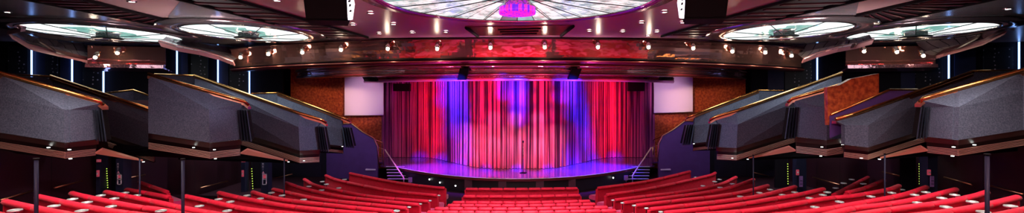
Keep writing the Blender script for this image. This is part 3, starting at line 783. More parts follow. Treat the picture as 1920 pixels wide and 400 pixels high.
# ------------------------------------------------------------------ round lights in the ceiling
def disc_light(c, R, label, nseg, hubR, hubdrop, dome, big=False, azb=(), rim='ringmetal', rimw=.5):
    root = empty('ceiling_dome_light', (c.x, c.y, ZC)); tag(root, label, 'ceiling light', 'round ceiling lights')
    z0 = ZC - (.075 if big else .085)
    ky = 1.0 if big else 1.22
    def pt(r, a, z): return (c.x + r * math.cos(a), c.y + ky * r * math.sin(a), z)
    # rim ring
    n = 72
    prof = [(R, z0 + .05), (R * 1.0, z0 - .02), (R + rimw * .35, z0 - .03), (R + rimw, z0 - .0), (R + rimw, z0 + .04)]
    MB().grid([[pt(r, 2 * PI * i / n, z) for i in range(n)] for r, z in prof], True, closed_u=True).build('rim', rim, root)
    prof = [(R + .01, z0 - .02), (R + .0, z0 - .03), (R - .05, z0 - .03), (R - .05, z0 + .0)]
    MB().grid([[pt(r, 2 * PI * i / n, z) for i in range(n)] for r, z in prof], True, closed_u=True).build('inner_trim', 'chrome', root)
    rads = [R, R * .8, R * .58, R * .36, hubR * .9]
    def zz(r): return z0 + .02 + dome * (1 - (r / R) ** 2)
    for i in range(nseg):
        a0 = 2 * PI * i / nseg; a1 = 2 * PI * (i + 1) / nseg; am = (a0 + a1) / 2
        w = max([math.exp(-((math.atan2(math.sin(am - b), math.cos(am - b))) / (.42 if big else 1.0)) ** 2) for b in azb] + [0])
        outer = MB(); inner = MB()
        k = 2 if w > .35 else (1 if w > .12 else 0)
        cut = [0, 2, 3][k]
        for j in range(4):
            tgt = outer if j < cut else inner
            tgt.face([pt(rads[j], a0 + .004, zz(rads[j])), pt(rads[j], a1 - .004, zz(rads[j])), pt(rads[j + 1], a1 - .004, zz(rads[j + 1])), pt(rads[j + 1], a0 + .004, zz(rads[j + 1]))])
        if outer.v: outer.build('lit_panel', 'lit' if big else 'litwhite', root)
        if inner.v: inner.build('glass_panel', 'teal' if i % 2 or not big else 'tealgrey', root)
        if i % (2 if big else 3) == 0:
            MB().tube([pt(R - .02, a0, zz(R) - .03), pt(hubR * .9, a0, zz(hubR) - .05 if big else z0 - hubdrop + .05)], .012 if big else .014, 5).build('rib', 'rib', root)
    # hub
    hz = z0 - hubdrop
    MB().lathe([(hubR * .75, zz(0) - .02), (hubR * .7, hz + .06), (hubR * .3, hz + .06)], (c.x, c.y, 0), 32, False).build('crystal_drum', 'crystal', root)
    if big:
        MB().lathe([(0, hz - .06), (hubR, hz - .06), (hubR * 1.02, hz), (hubR, hz + .08), (0, hz + .08)], (c.x, c.y, 0), 40, False).build('lit_hub', 'hub', root)
    else:
        MB().lathe([(0, hz), (hubR, hz), (hubR * 1.02, hz + .03), (0, hz + .05)], (c.x, c.y, 0), 32, False).build('hub_plate', 'rib', root)
    return root
def disc_at(px, py, R, label, azb, **k):
    c = onC(px, py); return c, disc_light(c, R, label, 24, .42, .16, .012, False, azb, **k)
disc_light(c0, 2.95, 'huge round glass ceiling light with magenta hub above the middle of the hall', 40, .385, .27, .10, True, (PI * .25, PI * .74, -.6, -2.4), 'ringrose', .42)
discs = [disc_at(466, 58, 1.76, 'oval-looking teal and white ceiling light left of the centre, by the fascia end', (0, PI))[0],
         disc_at(1470, 54.5, 1.74, 'oval-looking teal and white ceiling light right of the centre, by the fascia end', (0, PI))[0],
         disc_at(202, 58.5, 1.90, 'teal and white round ceiling light at the far left, above the left edge balcony box', (0, PI))[0],
         disc_at(1717, 55.5, 1.74, 'teal and white round ceiling light at the far right, above the right edge balcony box', (0, PI))[0]]
# dark lacquer planks beside the near rim of the centre light

q = [onC(a, b, 2.175) for a, b in ((874, 51), (1075, 48), (1052, 66.5), (896, 67.5))]
bp_ = empty('ceiling_panel', sum(q, Vector()) / 4); tag(bp_, 'dark bronze ceiling panel between the centre light and the fascia', 'ceiling panel')
MB().prism(q, (0, 0, .02)).build('board', 'ledge', bp_)
for (a0_, a1_) in ((q[0], q[3]), (q[1], q[2])):
    MB().tube([a0_ + Vector((0, 0, -.02)), a1_ + Vector((0, 0, -.02))], .05, 6).build('frame', 'plinth', bp_)
for k in range(3):
    t = .25 + k * .25; MB().tube([lerp(q[0], q[3], t) + Vector((.9, 0, -.01)), lerp(q[1], q[2], t) + Vector((-.9, 0, -.01))], .018, 6).build('batten', 'plinth', bp_)
# recessed downlights
dl_px = [(695, 22, 'left of the centre light, beside the hanging speaker'), (662, 44, 'just below the left hanging speaker'), (738, 43, 'left of the centre light, between two others near the rose rim'), (711, 61, 'near the fascia, left and below the hanging speaker'),
         (773, 59, 'near the fascia, second of the left row'), (836, 58, 'near the fascia, under the left curve of the centre light'), (520, -2, 'at the top edge, left of the hanging speaker'), (14, 20, 'at the far left edge of the polished ceiling'),
         (1246, 20, 'right of the centre light, beside the right hanging speaker'), (1203, 40, 'right of the centre light near its rose rim'), (1232, 57, 'near the fascia, below the right hanging speaker'), (1168, 57, 'near the fascia, second of the right row'),
         (1215, 65, 'closest to the fascia on the right'), (1105, 56, 'near the fascia, under the right curve of the centre light'), (1890, 14, 'at the far right edge of the polished ceiling'), (1280, 40, 'just below the right hanging speaker'), (247, 0, 'at the top edge, between the two left louvre bands')]
first = None
for px, py, lb in dl_px:
    p = onC(px, py)
    if first is None:
        first = empty('recessed_downlight', p)
        MB().lathe([(0, -.028), (.062, -.028), (.062, -.02), (0, -.02)], (0, 0, 0), 16, False).build('lamp', 'hwhite', first, local=True)
        MB().lathe([(.060, -.036), (.095, -.032), (.10, -.001), (.060, -.001)], (0, 0, 0), 20, False).build('ring', 'chrome', first, local=True)
        o = first
    else: o = copy_tree(first)
    o.location = (p - Vector((0, 0, .012))) * S
    tag(o, 'small recessed ceiling lamp ' + lb, 'downlight', 'recessed downlights')

# ------------------------------------------------------------------ mirrored fascia and tiers over the stage
def arcY(x, Yc, a, b): return Yc + a * x * x + b * x ** 4
def fas_Y(x): return arcY(x, 17.4, .0085, .00004)
def xat(px, fn):
    a = (px - CX) / F; Y = 15.0; best = (9e9, Y)
    while Y < 27:
        g = fn(a * Y) - Y
        if g <= 0: return a * Y
        if g < best[0]: best = (g, Y)
        Y += .004
    return a * best[1]
seams = [436, 470, 512, 565, 612, 681, 775, 872, 970, 1068, 1164, 1265, 1330, 1378, 1428, 1470, 1504]
root = empty('mirrored_fascia', (0, 17.4, EYE + 1.5)); tag(root, 'curved rose mirror fascia across the hall above the stage, lamps along it', 'fascia')
hb, ht = 1.47, 2.17
for i in range(len(seams) - 1):
    xa, xb = xat(seams[i], fas_Y), xat(seams[i + 1], fas_Y)
    rows = []
    for j in range(7):
        v = j / 6; z = EYE + ht + (hb - ht) * v; 
        bow = .25 * v + .035 * math.sin(PI * v)
        xm = (xa + xb) / 2; ff = .30 if abs(xm) < 9 else .8
        rows.append([(lerp(xa, xb, u / 6) , fas_Y(xm) + (fas_Y(lerp(xa, xb, u / 6)) - fas_Y(xm)) * ff + bow - .12 + .03 * math.sin(PI * u / 6) * (1 if i % 2 else -1), z - .0016 * lerp(xa, xb, u / 6) ** 2) for u in range(7)])
    MB().slab(rows, (0, .04, 0)).build('mirror_panel', 'mirror' if i in (5, 6, 7, 8, 9, 10, 11) or i in (1, 14) else 'mirror2', root)
def arc_strip(xs_, fn, prof):
    dq = .0016 if fn is fas_Y else 0
    return [[(x, fn(x) + o, EYE + h - dq * x * x) for x in xs_] for o, h in prof]
def xsr(pa, pb, fn, n=40):
    a, b = xat(pa, fn), xat(pb, fn); return [lerp(a, b, i / n) for i in range(n + 1)]
xx = xsr(436, 1504, fas_Y)
MB().grid(arc_strip(xx, fas_Y, [(-.06, 1.46), (-.10, 1.43), (-.06, 1.405), (.3, 1.405), (.3, 1.46), (-.06, 1.46)]), False).build('black_joint', 'plinth', root)
MB().grid(arc_strip(xx, fas_Y, [(-.10, 1.40), (-.14, 1.37), (-.12, 1.31), (.0, 1.27), (.4, 1.27), (.4, 1.40), (-.10, 1.40)]), True).build('lower_rail', 'ledge', root)
MB().tube([(x, fas_Y(x) - .15, EYE + 1.355 - .0016 * x * x) for x in xx], .016, 6).build('bright_bead', 'copper', root)
MB().grid(arc_strip(xx, fas_Y, [(-.20, 2.19), (-.24, 2.15), (.1, 2.12), (.1, 2.19)]), False).build('top_trim', 'trimred', root)
def t2(x): return 17.75 + .018 * x * x + .0002 * x ** 4
x2 = xsr(560, 1395, t2)
root = empty('mirrored_tier', (0, 17.7, EYE + 1.0)); tag(root, 'silver rose polished band stepping down under the fascia', 'fascia tier')
MB().grid(arc_strip(x2, t2, [(-.25, 1.27), (-.33, 1.21), (-.32, 1.16), (-.15, 1.12)]), True).build('upper_band', 'mirror2', root)
MB().grid(arc_strip(x2, t2, [(-.15, 1.12), (-.10, 1.06), (-.12, 1.0), (-.18, .97)]), True).build('middle_band', 'mirror3', root)
MB().grid(arc_strip(x2, t2, [(-.18, .97), (-.22, .93), (-.20, .88), (-.0, .84), (.35, .88), (.35, 1.27)]), True).build('lower_band', 'ledge', root)
MB().tube([(x, t2(x) - .2, EYE + .965) for x in x2], .014, 6).build('upper_bead', 'chrome', root)
MB().tube([(x, t2(x) - .22, EYE + .885) for x in x2], .012, 6).build('lower_bead', 'copper', root)
def t3(x): return 17.95 + .06 * x * x
x3 = xsr(684, 1262, t3)
root = empty('proscenium_border', (0, 17.9, EYE + .7)); tag(root, 'lavender pink polished border hanging right above the curtain top', 'proscenium border')
MB().grid(arc_strip(x3, t3, [(-.10, .90), (-.14, .86), (-.10, .80), (-.14, .76)]), True).build('upper_band', 'mirror3', root)
M['lav'] = pbr('lavender pink lacquer', (.62, .28, .5), .22, .45, bump=(2, .2, .1))
MB().grid(arc_strip(x3, t3, [(-.14, .76), (-.17, .73), (-.14, .67), (.02, .655), (.12, .66), (.12, .90)]), True).build('lower_band', 'lav', root)
# outer short fascia pieces (far left and far right)
def piece(pxs, label, s):
    root = empty('mirrored_fascia', P(pxs[1], 110, 19)); tag(root, label, 'fascia', 'outer mirrored fascias')
    for i in range(len(pxs) - 1):
        Ya, Yb = 18.2 + .7 * i / (len(pxs) - 1), 18.2 + .7 * (i + 1) / (len(pxs) - 1)
        rows = []
        for j in range(5):
            v = j / 4; rows.append([PZ(lerp(pxs[i], pxs[i + 1], u / 4), lerp(Ya, Yb, u / 4) + .2 * v + .04 * math.sin(PI * u / 4) * (-1) ** i, EYE + 2.02 - .72 * v) for u in range(5)])
        MB().slab(rows, (0, .04, 0)).build('mirror_panel', 'mirror' if i in (0, 2) else 'mirror2', root)
    a, b = pxs[0], pxs[-1]
    line = [PZ(lerp(a, b, t / 8), 18.2 + .7 * t / 8, EYE + 1.28) for t in range(9)]
    MB().slab([[p + Vector((0, -.1, .03)) for p in line], [p + Vector((0, -.12, -.10)) for p in line], [p + Vector((0, .3, -.22)) for p in line]], (0, .1, .02)).build('lower_rail', 'mirror3', root)
piece([164, 200, 252, 310], 'short mirrored fascia piece with lamps on the far left, right of the salmon soffit edge', 1)
piece([1754, 1716, 1650, 1586], 'short mirrored fascia piece with lamps on the far right, above the wood pier', -1)

# spotlights on the fascia
sp_px = [(455, 105), (507, 99), (570, 96), (642, 91), (729, 89), (821, 89), (920, 87), (1021, 86), (1120, 86), (1214, 86), (1297, 88), (1370, 94), (1431, 96), (1480, 102)]
spl = ['at the left end of the long fascia', 'second from the left end of the long fascia', 'third from the left end of the long fascia', 'above the left screen', 'above the gap between left screen and curtain', 'above the left blue part of the curtain', 'left of the curtain middle', 'right of the curtain middle', 'above the right blue part of the curtain', 'above the right end of the curtain', 'above the right screen', 'third from the right end of the long fascia', 'second from the right end of the long fascia', 'at the right end of the long fascia']
spf = None
def spot_at(p, lb):
    global spf
    if spf is None:
        spf = empty('fascia_spotlight', p)
        MB().lathe([(0, .0), (.05, .0), (.05, .02), (0, .02)], (0, .02, .13), 12, False).build('base', 'brass', spf, local=True)
        m = MB(); m.tube([(0, 0, .14), (0, -.06, .09), (0, -.11, .0), (0, -.13, -.05)], [.05, .085, .10, .08], 14); m.build('housing', 'chrome', spf, local=True)
        m = MB()
        for k in range(5): m.lathe([(.10, .07 - k * .028), (.112, .065 - k * .028), (.10, .06 - k * .028)], (0, -.07 - k * .008, 0), 14, False)
        m.build('cooling_rings', 'brass', spf, local=True)
        MB().lathe([(0, -.07), (.04, -.06), (.062, -.02), (.05, .02), (0, .04)], (0, -.15, -.06), 14, False).build('bulb', 'bulb', spf, local=True)
        o = spf
    else: o = copy_tree(spf)
    l = bpy.data.lights.new('spotlight_bulb_light', 'POINT'); l.energy = 9; l.color = (1, .78, .6); l.shadow_soft_size = .08
    lo = bpy.data.objects.new('spotlight_bulb_light', l); C.objects.link(lo); lo.location = (p + Vector((0, -.28, -.12))) * S
    o.location = p * S
    tag(o, 'chrome spotlight with lit bulb, ' + lb, 'spotlight', 'fascia spotlights')
for (px, py), lb in zip(sp_px, spl):
    x = xat(px, fas_Y); Y = fas_Y(x) - .10
    spot_at(P(px, py, Y), lb)
for px, py, lb in ((185, 105, 'left of two on the far left piece'), (226, 97, 'right of two on the far left piece'), (1615, 94, 'leftmost of three on the far right piece'), (1676, 95, 'middle of three on the far right piece'), (1725, 102, 'rightmost of three on the far right piece')):
    spot_at(P(px, py, 18.05 + (.45 if px in (226, 1615) else (.2 if px == 1676 else 0))), lb)

# small black speakers under the border and in front of the curtain
for px0, px1, y0, y1, Y, lb in ((676, 703, 133, 153, 19.2, 'small black speaker tilted under the tier, above the left screen'), (858, 878, 128, 150, 17.3, 'small black speaker under the tier, above the left blue part of curtain'),
                            (1067, 1089, 129, 149, 17.3, 'small black speaker under the tier, above the right part of curtain'), (1241, 1267, 130, 151, 19.2, 'small black speaker tilted under the tier, above the right screen')):
    a = P(px0, y0, Y); b = P(px1, y1, Y); sk = -.12 if px0 < 970 else .12
    if 700 < px0 < 1100: sk *= -.4 if px0 < 970 else .6
    c = (a + b) / 2
    o = empty('small_speaker', c); tag(o, lb, 'speaker', 'small black speakers')
    w = (b.x - a.x) * .42
    MB().hexa([(c.x - w - sk, Y, b.z), (c.x + w - sk, Y, b.z), (c.x + w - sk, Y + .3, b.z + .05), (c.x - w - sk, Y + .3, b.z + .05), (c.x - w + sk, Y, a.z), (c.x + w + sk, Y, a.z), (c.x + w + sk, Y + .3, a.z), (c.x - w + sk, Y + .3, a.z)]).build('cabinet', 'black', o)
    MB().hexa([(c.x - w * .85 - sk * .9, Y - .02, b.z + .03), (c.x + w * .85 - sk * .9, Y - .02, b.z + .03), (c.x + w * .85 - sk * .9, Y - .003, b.z + .03), (c.x - w * .85 - sk * .9, Y - .003, b.z + .03),
               (c.x - w * .85 + sk * .9, Y - .02, a.z - .03), (c.x + w * .85 + sk * .9, Y - .02, a.z - .03), (c.x + w * .85 + sk * .9, Y - .003, a.z - .03), (c.x - w * .85 + sk * .9, Y - .003, a.z - .03)]).build('grille', 'plinth', o)
    MB().tube([(c.x + sk, Y + .15, a.z - .02), (c.x + sk, Y + .2, a.z + .05), (c.x + sk, Y + .55, a.z + .08)], .03, 8).build('bracket', 'plinth', o)
for px0, px1, y0, y1, Y, lb in ((737, 767, 157, 171, 20.6, 'dark loudspeaker box hanging before the left curtain end'), (1180, 1208, 153, 171, 20.6, 'dark loudspeaker box hanging before the right curtain end')):
    a = P(px0, y0, Y); b = P(px1, y1, Y); o = empty('hanging_loudspeaker', (a + b) / 2); tag(o, lb, 'speaker', 'curtain end speakers')
    MB().box(a.x, b.x, Y, Y + .35, b.z, a.z).build('cabinet', 'black', o)
    MB().box(a.x + .03, b.x - .03, Y - .02, Y - .002, b.z + .03, a.z - .03).build('grille', 'plinth', o)
    for t in (.2, .8): MB().tube([(lerp(a.x, b.x, t), Y + .15, a.z), (lerp(a.x, b.x, t), Y + .15, 4.3)], .012, 6).build('cable', 'plinth', o)

# big hanging speakers near the camera
def big_speaker(s, label):
    def q(px, py, Y): return P(px, py, Y) if s > 0 else P(1935 - px, py - 3, Y)
    Y0 = 8.0
    bl, br = q(574, 38, Y0), q(656, 39, Y0)
    tl, tr = q(568, -10, Y0), q(652, -10, Y0)
    tl, tr = bl + (tl - bl) * 1.15, br + (tr - br) * 1.15
    o = empty('hanging_speaker', (bl + tr) / 2); tag(o, label, 'speaker', 'large hanging speakers')
    bk = Vector((0, .75, 0))
    up = Vector((0, 0, .02))
    MB().hexa([bl, br, br + Vector((-.28 * s, .7, .02)), bl + Vector((-.22 * s, .7, .02)), tl, tr, tr + Vector((-.28 * s, .7, 0)), tl + Vector((-.22 * s, .7, 0))]).build('cabinet', 'black', o)
    MB().slab([[lerp(tl, tr, .04) + Vector((0, -.03, -.03)), lerp(tl, tr, .96) + Vector((0, -.03, -.03))], [lerp(bl, br, .04) + Vector((0, -.03, .03)), lerp(bl, br, .96) + Vector((0, -.03, .03))]], (0, .025, 0)).build('front_grille', 'plinth', o)
    # silver flared cheek
    ck = [q(653, 38.5, Y0), q(660, 37, Y0 + .1), q(664, 8, Y0 + .25), q(660, -4, Y0 + .25), q(660, -12, Y0 + .2), q(650, -12, Y0)]
    ch = MB().prism([p + Vector((.012 * s, -.05, 0)) for p in ck], (0, .05, 0)).build('silver_cheek', 'grille', o)
    # dark connector marks on the cheek
    for k, (a, b, w, h) in enumerate(((655, 2, 5, 4), (656, 10, 4, 5), (657, 20.5, 4.5, 4))):
        c = q(a, b, Y0 - .06); ww = w / F * Y0 / 2; hh = h / F * Y0 / 2
        MB().prism([c + Vector((-ww, 0, -hh)), c + Vector((ww * .6, 0, -hh * .7)), c + Vector((ww, 0, hh)), c + Vector((-ww * .5, 0, hh * .8))], (0, .012, 0)).build('connector', 'black', ch)
    MB().tube([(bl + br) / 2 + Vector((0, .35, 0)) + Vector((0, 0, tl.z - bl.z)), (bl + br) / 2 + Vector((0, .35, ZC - bl.z))], .04, 8).build('mounting_pole', 'plinth', o)
big_speaker(1, 'large black loudspeaker with silver cheek hanging from the ceiling on the left')
big_speaker(-1, 'large black loudspeaker with silver cheek hanging from the ceiling on the right')

# ------------------------------------------------------------------ poles, rails, doorways, signs under the balconies
for px, Y, w, ytop, lb in ((68, 6.0, .045, 300, 'at the far left, before the nearest benches'), (262, 10.0, .03, 298, 'on the left, beside the short red benches'), (343, 7.3, .045, 300, 'on the left, under the large balcony box'), (533, 11.9, .03, 300, 'on the left, under the middle balcony box'),
                        (1412.5, 12.0, .03, 292, 'on the right, under the middle balcony box'), (1659, 10.0, .03, 290, 'on the right, below the purple grey box'), (1851, 5.5, .045, 292, 'at the far right, before the nearest benches')):
    x = (px - CX) / F * Y; zt = EYE - (ytop - CY) / F * Y; zb = fz(x, Y)
    o = empty('support_pole', (x, Y, zb)); tag(o, 'slim dark blue support pole ' + lb, 'pole', 'support poles')
    MB().tube([(x, Y, zb - .01), (x, Y, zt)], w * .5, 12).build('shaft', 'fin', o)
    MB().lathe([(0, -.0), (w * .7, 0), (w * .7, .02), (0, .02)], (x, Y, zt), 12, False).build('cap', 'plinth', o)
    MB().lathe([(0, -.0), (w * 1.1, 0), (w * 1.1, .02), (0, .02)], (x, Y, zb), 12, False).build('base', 'plinth', o)
def wallrail(p0, p1, sgn, lb):
    x = -10.5 * sgn
    def on(px, py): Y = x * F / (px - CX); return Vector((x, Y, EYE + (CY - py) / F * Y))
    a, b = on(*p0), on(*p1)
    o = empty('wall_handrail', a); tag(o, 'thin brass handrail on the dark wall ' + lb, 'handrail', 'wall handrails')
    MB().tube([a, b], .022, 8).build('rail', 'copper', o)
    for t in (.1, .9):
        c = a.lerp(b, t); MB().tube([c, c + Vector((-.08 * sgn, 0, -.03))], .012, 6).build('bracket', 'brass', o)
wallrail((0, 376), (62, 358), 1, 'at the far left behind the pole')
wallrail((102, 353), (154, 340), 1, 'under the far left balcony box')
wallrail((235, 336), (272, 328), 1, 'on the left behind the short benches')
wallrail((376, 353), (427, 340), 1, 'under the large left box')
def frail(a, b, Y, lb):
    a, b = P(*a, Y), P(*b, Y)
    o = empty('wall_handrail', a); tag(o, 'thin brass handrail on the dark wall ' + lb, 'handrail', 'wall handrails')
    MB().tube([a, b], .02, 8).build('rail', 'copper', o)
    for t in (.1, .9):
        c = a.lerp(b, t); MB().tube([c, c + Vector((0, .08, -.03))], .012, 6).build('bracket', 'brass', o)
frail((510, 336), (548, 327), 19.5, 'under the left middle box')
frail((1413, 324), (1442, 331), 19.5, 'under the right middle box')
wallrail((1524, 333), (1574, 347), -1, 'under the large right box')
wallrail((1655, 323), (1690, 331), -1, 'right of the purple grey box')
wallrail((1770, 333), (1822, 347), -1, 'under the far right balcony box')
wallrail((1857, 349), (1919, 365), -1, 'at the far right behind the pole')

def doorway(px0, px1, y0, yb, sgn, Y, dots, sign_px, lb, mirr=False, idx=1):
    """dark opening with a row of green step lights and a pier carrying signs"""
    a, b = P(px0, y0, Y), P(px1, y0, Y)
    zb = 0.0
    # dark door leaf
    o = MB().prism([Vector((a.x, Y + .3, zb)), Vector((b.x, Y + .3, zb)), Vector((b.x, Y + .3, a.z)), Vector((a.x, Y + .3, a.z))], (0, .06, 0)).build('door_%d' % idx, 'dark'); struct(o, 'black doorway under the %s' % lb)
    # green light string
    (dx0, dy0), (dx1, dy1) = dots
    rr_ = 1.0 / F * Y
    r = empty('step_light_string', P(dx0, dy1, Y)); tag(r, 'vertical string of green lights under the ' + lb, 'light string', 'green light strings')
    MB().tube([P(dx0, dy0 - 22, Y + .05), P(dx1, dy1, Y + .05)], .008, 6).build('cable', 'plinth', r)
    for k in range(9):
        c = P(lerp(dx0, dx1, k / 8), lerp(dy0, dy1, k / 8), Y)
        MB().lathe([(0, -rr_), (rr_ * .7, -rr_ * .7), (rr_, 0), (rr_ * .7, rr_ * .7), (0, rr_)], c, 8, False).build('green_lamp', 'green', r)
    return r
doorway(462, 489, 286, 360, 1, 16.8, ((472, 317), (474, 354)), None, 'large left balcony box', idx=1)
doorway(190, 217, 286, 360, 1, 12.1, ((200, 317), (202, 352)), None, 'far left balcony box', idx=2)
doorway(1462, 1488, 286, 352, -1, 16.8, ((1477, 308), (1477.5, 345)), None, 'large right balcony box', idx=3)
doorway(1708, 1736, 286, 352, -1, 12.1, ((1723.5, 308), (1724, 345)), None, 'far right balcony box', idx=4)
def pier(px0, px1, Y, ytop, lb, idx):
    a, b = P(px0, ytop, Y), P(px1, ytop, Y)
    o = MB().prism([Vector((a.x, Y, .0)), Vector((b.x, Y, .0)), Vector((b.x, Y, a.z)), Vector((a.x, Y, a.z))], (0, .25, 0)).build('trim_%d' % idx, 'fin'); struct(o, 'dark blue pier ' + lb)
for i, (a, b, Y, yt, lb) in enumerate(((489, 503, 16.2, 300, 'left'), (217, 231, 11.7, 298, 'far left'), (452, 459, 16.4, 290, 'left by doorway'), (180, 187, 11.9, 290, 'far left by doorway'),
                                  (1494, 1512, 16.2, 290, 'right'), (1740, 1758, 11.7, 290, 'far right'))):
    pier(a, b, Y, yt, lb, i + 1)
# signs: stacked capital letters over a framed notice (left), plain purple notice (right)
def text_mesh(ch, c, h, mat, parent, name='lettering'):
    cu_ = bpy.data.curves.new('t', 'FONT'); cu_.body = ch; cu_.size = 1; cu_.align_x = 'CENTER'; cu_.align_y = 'CENTER'; cu_.extrude = .01
    to = bpy.data.objects.new('t', cu_); C.objects.link(to)
    dg = bpy.context.evaluated_depsgraph_get(); me = bpy.data.meshes.new_from_object(to.evaluated_get(dg))
    bpy.data.objects.remove(to)
    o = bpy.data.objects.new(name, me); C.objects.link(o); me.materials.clear(); me.materials.append(M[mat])
    for v in me.vertices:
        x, y, z = v.co; v.co = (x * h * S * .9, -z * h * S * .4, y * h * S * 1.25)
    o.parent = parent; o.location = Vector(c) * S - chain_loc(parent)
    return o
for px, Y, lb in ((493, 16.15, 'large left balcony box'), (221, 11.65, 'far left balcony box')):
    r = empty('vertical_sign', P(px, 325, Y)); tag(r, 'white stacked letters above pink framed notice under the ' + lb, 'sign', 'pier signs')
    for k, ch in enumerate('MHI'):
        text_mesh(ch, P(px, 308.5 + k * 4.9, Y - .01), 5 / F * Y, 'signwhite', r)
    ta, tb, tc_ = P(px - 2.2, 326.0, Y - .02), P(px + 2.6, 326.0, Y - .02), P(px + .2, 321.4, Y - .02)
    MB().prism([ta, tb, tc_], (0, .012, 0)).build('warning_triangle', 'signpink', r)
    a, b = P(px - 1, 326.6, Y - .01), P(px + 7, 347, Y - .01); t = .02
    m = MB(); m.box(a.x, b.x, Y - .02, Y - .005, a.z - t, a.z).box(a.x, b.x, Y - .02, Y - .005, b.z, b.z + t).box(a.x, a.x + t, Y - .02, Y - .005, b.z, a.z).box(b.x - t, b.x, Y - .02, Y - .005, b.z, a.z)
    zm = (a.z + b.z) / 2; m.box(a.x, b.x, Y - .02, Y - .005, zm - t / 2, zm + t / 2)
    m.build('notice_frame', 'signwhite', r)
    MB().box(a.x + t, b.x - t, Y - .012, Y - .002, zm + .03, a.z - t * 1.5).build('picture', 'signred', r)
for px, py, Y, lb in ((1502, 341, 16.15, 'large right balcony box'), (1748, 341, 11.65, 'far right balcony box')):
    c = P(px, py, Y - .02); w = 3.2 / F * Y; h = 10 / F * Y
    r = empty('wall_notice', c); tag(r, 'narrow purple notice panel on the pier under the ' + lb, 'notice', 'purple notices')
    MB().box(c.x - w, c.x + w, Y - .025, Y - .004, c.z - h, c.z + h).build('board', 'signpurple', r)
    MB().box(c.x - w * .7, c.x + w * .7, Y - .034, Y - .026, c.z + h * .1, c.z + h * .2).box(c.x - w * .7, c.x + w * .7, Y - .034, Y - .026, c.z - h * .5, c.z - h * .4).build('print_lines', 'fin', r)
for px, py, w, h, Y, lb in ((456, 302, 3.2, 2.4, 16.3, 'upper dim red sign by the doorway under the large left box'), (454.5, 326, 1.6, 6, 16.3, 'narrow dim red sign lower by the doorway under the large left box'),
                         (184, 302, 3.2, 2.4, 11.8, 'upper dim red sign by the doorway under the far left box'), (182.5, 326, 1.6, 6, 11.8, 'narrow dim red sign lower by the doorway under the far left box'),
                         (1490, 296, 3.4, 2.6, 16.5, 'upper dim red sign by the doorway under the large right box'), (1496, 324, 2.4, 5, 16.1, 'lower dim red sign by the doorway under the large right box'),
                         (1736.5, 296, 3.4, 2.6, 12.0, 'upper dim red sign by the doorway under the far right box'), (1743, 324, 2.4, 5, 11.6, 'lower dim red sign by the doorway under the far right box')):
    c = P(px, py, Y); w *= Y / F; h *= Y / F
    r = empty('red_sign', c); tag(r, lb, 'sign', 'dim red signs')
    MB().box(c.x - w, c.x + w, Y, Y + .04, c.z - h, c.z + h).build('sign_board', 'signred', r)
    MB().box(c.x - w * .6, c.x + w * .6, Y - .012, Y - .001, c.z - h * .25, c.z + h * .3).build('sign_mark', 'signwhite', r)

# ------------------------------------------------------------------ lights
def area(name, loc, rot, sx, sy, e, col, spread=PI):
    l = bpy.data.lights.new(name, 'AREA'); l.shape = 'RECTANGLE'; l.size = sx * S; l.size_y = sy * S; l.energy = e * S * S; l.color = col; l.spread = spread
    o = bpy.data.objects.new(name, l); C.objects.link(o); o.location = Vector(loc) * S; o.rotation_euler = rot; return o
def spot(name, loc, target, ang, e, col, blend=.5, rad=.1):
    l = bpy.data.lights.new(name, 'SPOT'); l.spot_size = math.radians(ang); l.spot_blend = blend; l.energy = e * S * S; l.color = col; l.shadow_soft_size = rad
    o = bpy.data.objects.new(name, l); C.objects.link(o); o.location = Vector(loc) * S
    d = Vector(target) - Vector(loc); o.rotation_euler = d.to_track_quat('-Z', 'Y').to_euler(); return o
W = (1, .9, .82)
area('lamp_centre_dome', (0, 10.2, ZC - .35), (0, 0, 0), 3.2, 3.2, 250, (.95, .98, 1), 2.0)
area('fill_rear_top', (0, 6.6, ZC - .3), (0, 0, 0), 3.2, 3.2, 240, W, 2.0)  # added overhead fill on the seats, no dome hangs here
for c in discs: area('lamp_oval', (c.x, c.y, ZC - .4), (0, 0, 0), 2.2, 2.2, 80, (.9, 1, .98), 2.3)
for x in (-7, 7): area('fill_side_top', (x, 7.5, ZC - .3), (0, 0, 0), 2.5, 2.5, 150, W, 2.1)  # added overhead fills for the side benches, without any fixture
# added unseen fills behind the balcony rails and at the rear brighten the ceiling
for x in (-8.5, 8.5): area('fill_up', (x, 12.7, EYE - .55), (PI, 0, 0), .9, .9, 50, (1, .85, .85), 2.2)
for x in (-5, 0, 5): area('fill_up_rear', (x, .2, EYE - 1.2), (PI, 0, 0), 2.0, 1.0, 1250, (1, .92, .88), 2.4)
# warm wash on the wood side walls and screens
for s in (-1, 1): spot('lamp_wood', (5.5 * s, 17.0, 4.3), (8.2 * s, 21.9, 2.9), 42, 560, (1, .55, .4), 1.0)
# stage lighting on the curtain
RED = (1, .02, .05); BLU = (.015, .02, 1); PNK = (1, .46, .40); MAG = (.7, .04, 1)
def col(x, z0, z1, n, ang, e, c, dx=0.0):
    """a column of overlapping beams from z0 up to z1"""
    for k in range(n):
        t = k / max(1, n - 1); xx_ = x + dx * t
        spot('lamp_stage', (xx_ * .6, 12.0, 3.5), (xx_, cur_y(xx_), lerp(z0, z1, t)), ang, e * ((.3 + .7 * t) if c is BLU and n > 2 else 1), c, 1.0, .04)
G = 3.9
for x in (-4.1, -3.6, 3.6, 4.1, 4.5): col(x, .9, 3.7, 5, 8.5, 900 * G, RED)
for x in (-1.45, -.9, .95): col(x, .9, 3.8, 6, 8, 1000 * G, RED)
for x in (-.35, .35, 1.5): col(x, .8, 3.2, 4, 8, 300 * G, RED)
for x in (-.9, -.1, .8): col(x, 1.4, 2.4, 2, 7, 500 * G, (1, .62, .62))
for x in (-4.9, 5.0): col(x, 1.2, 3.4, 3, 12, 260 * G, RED)
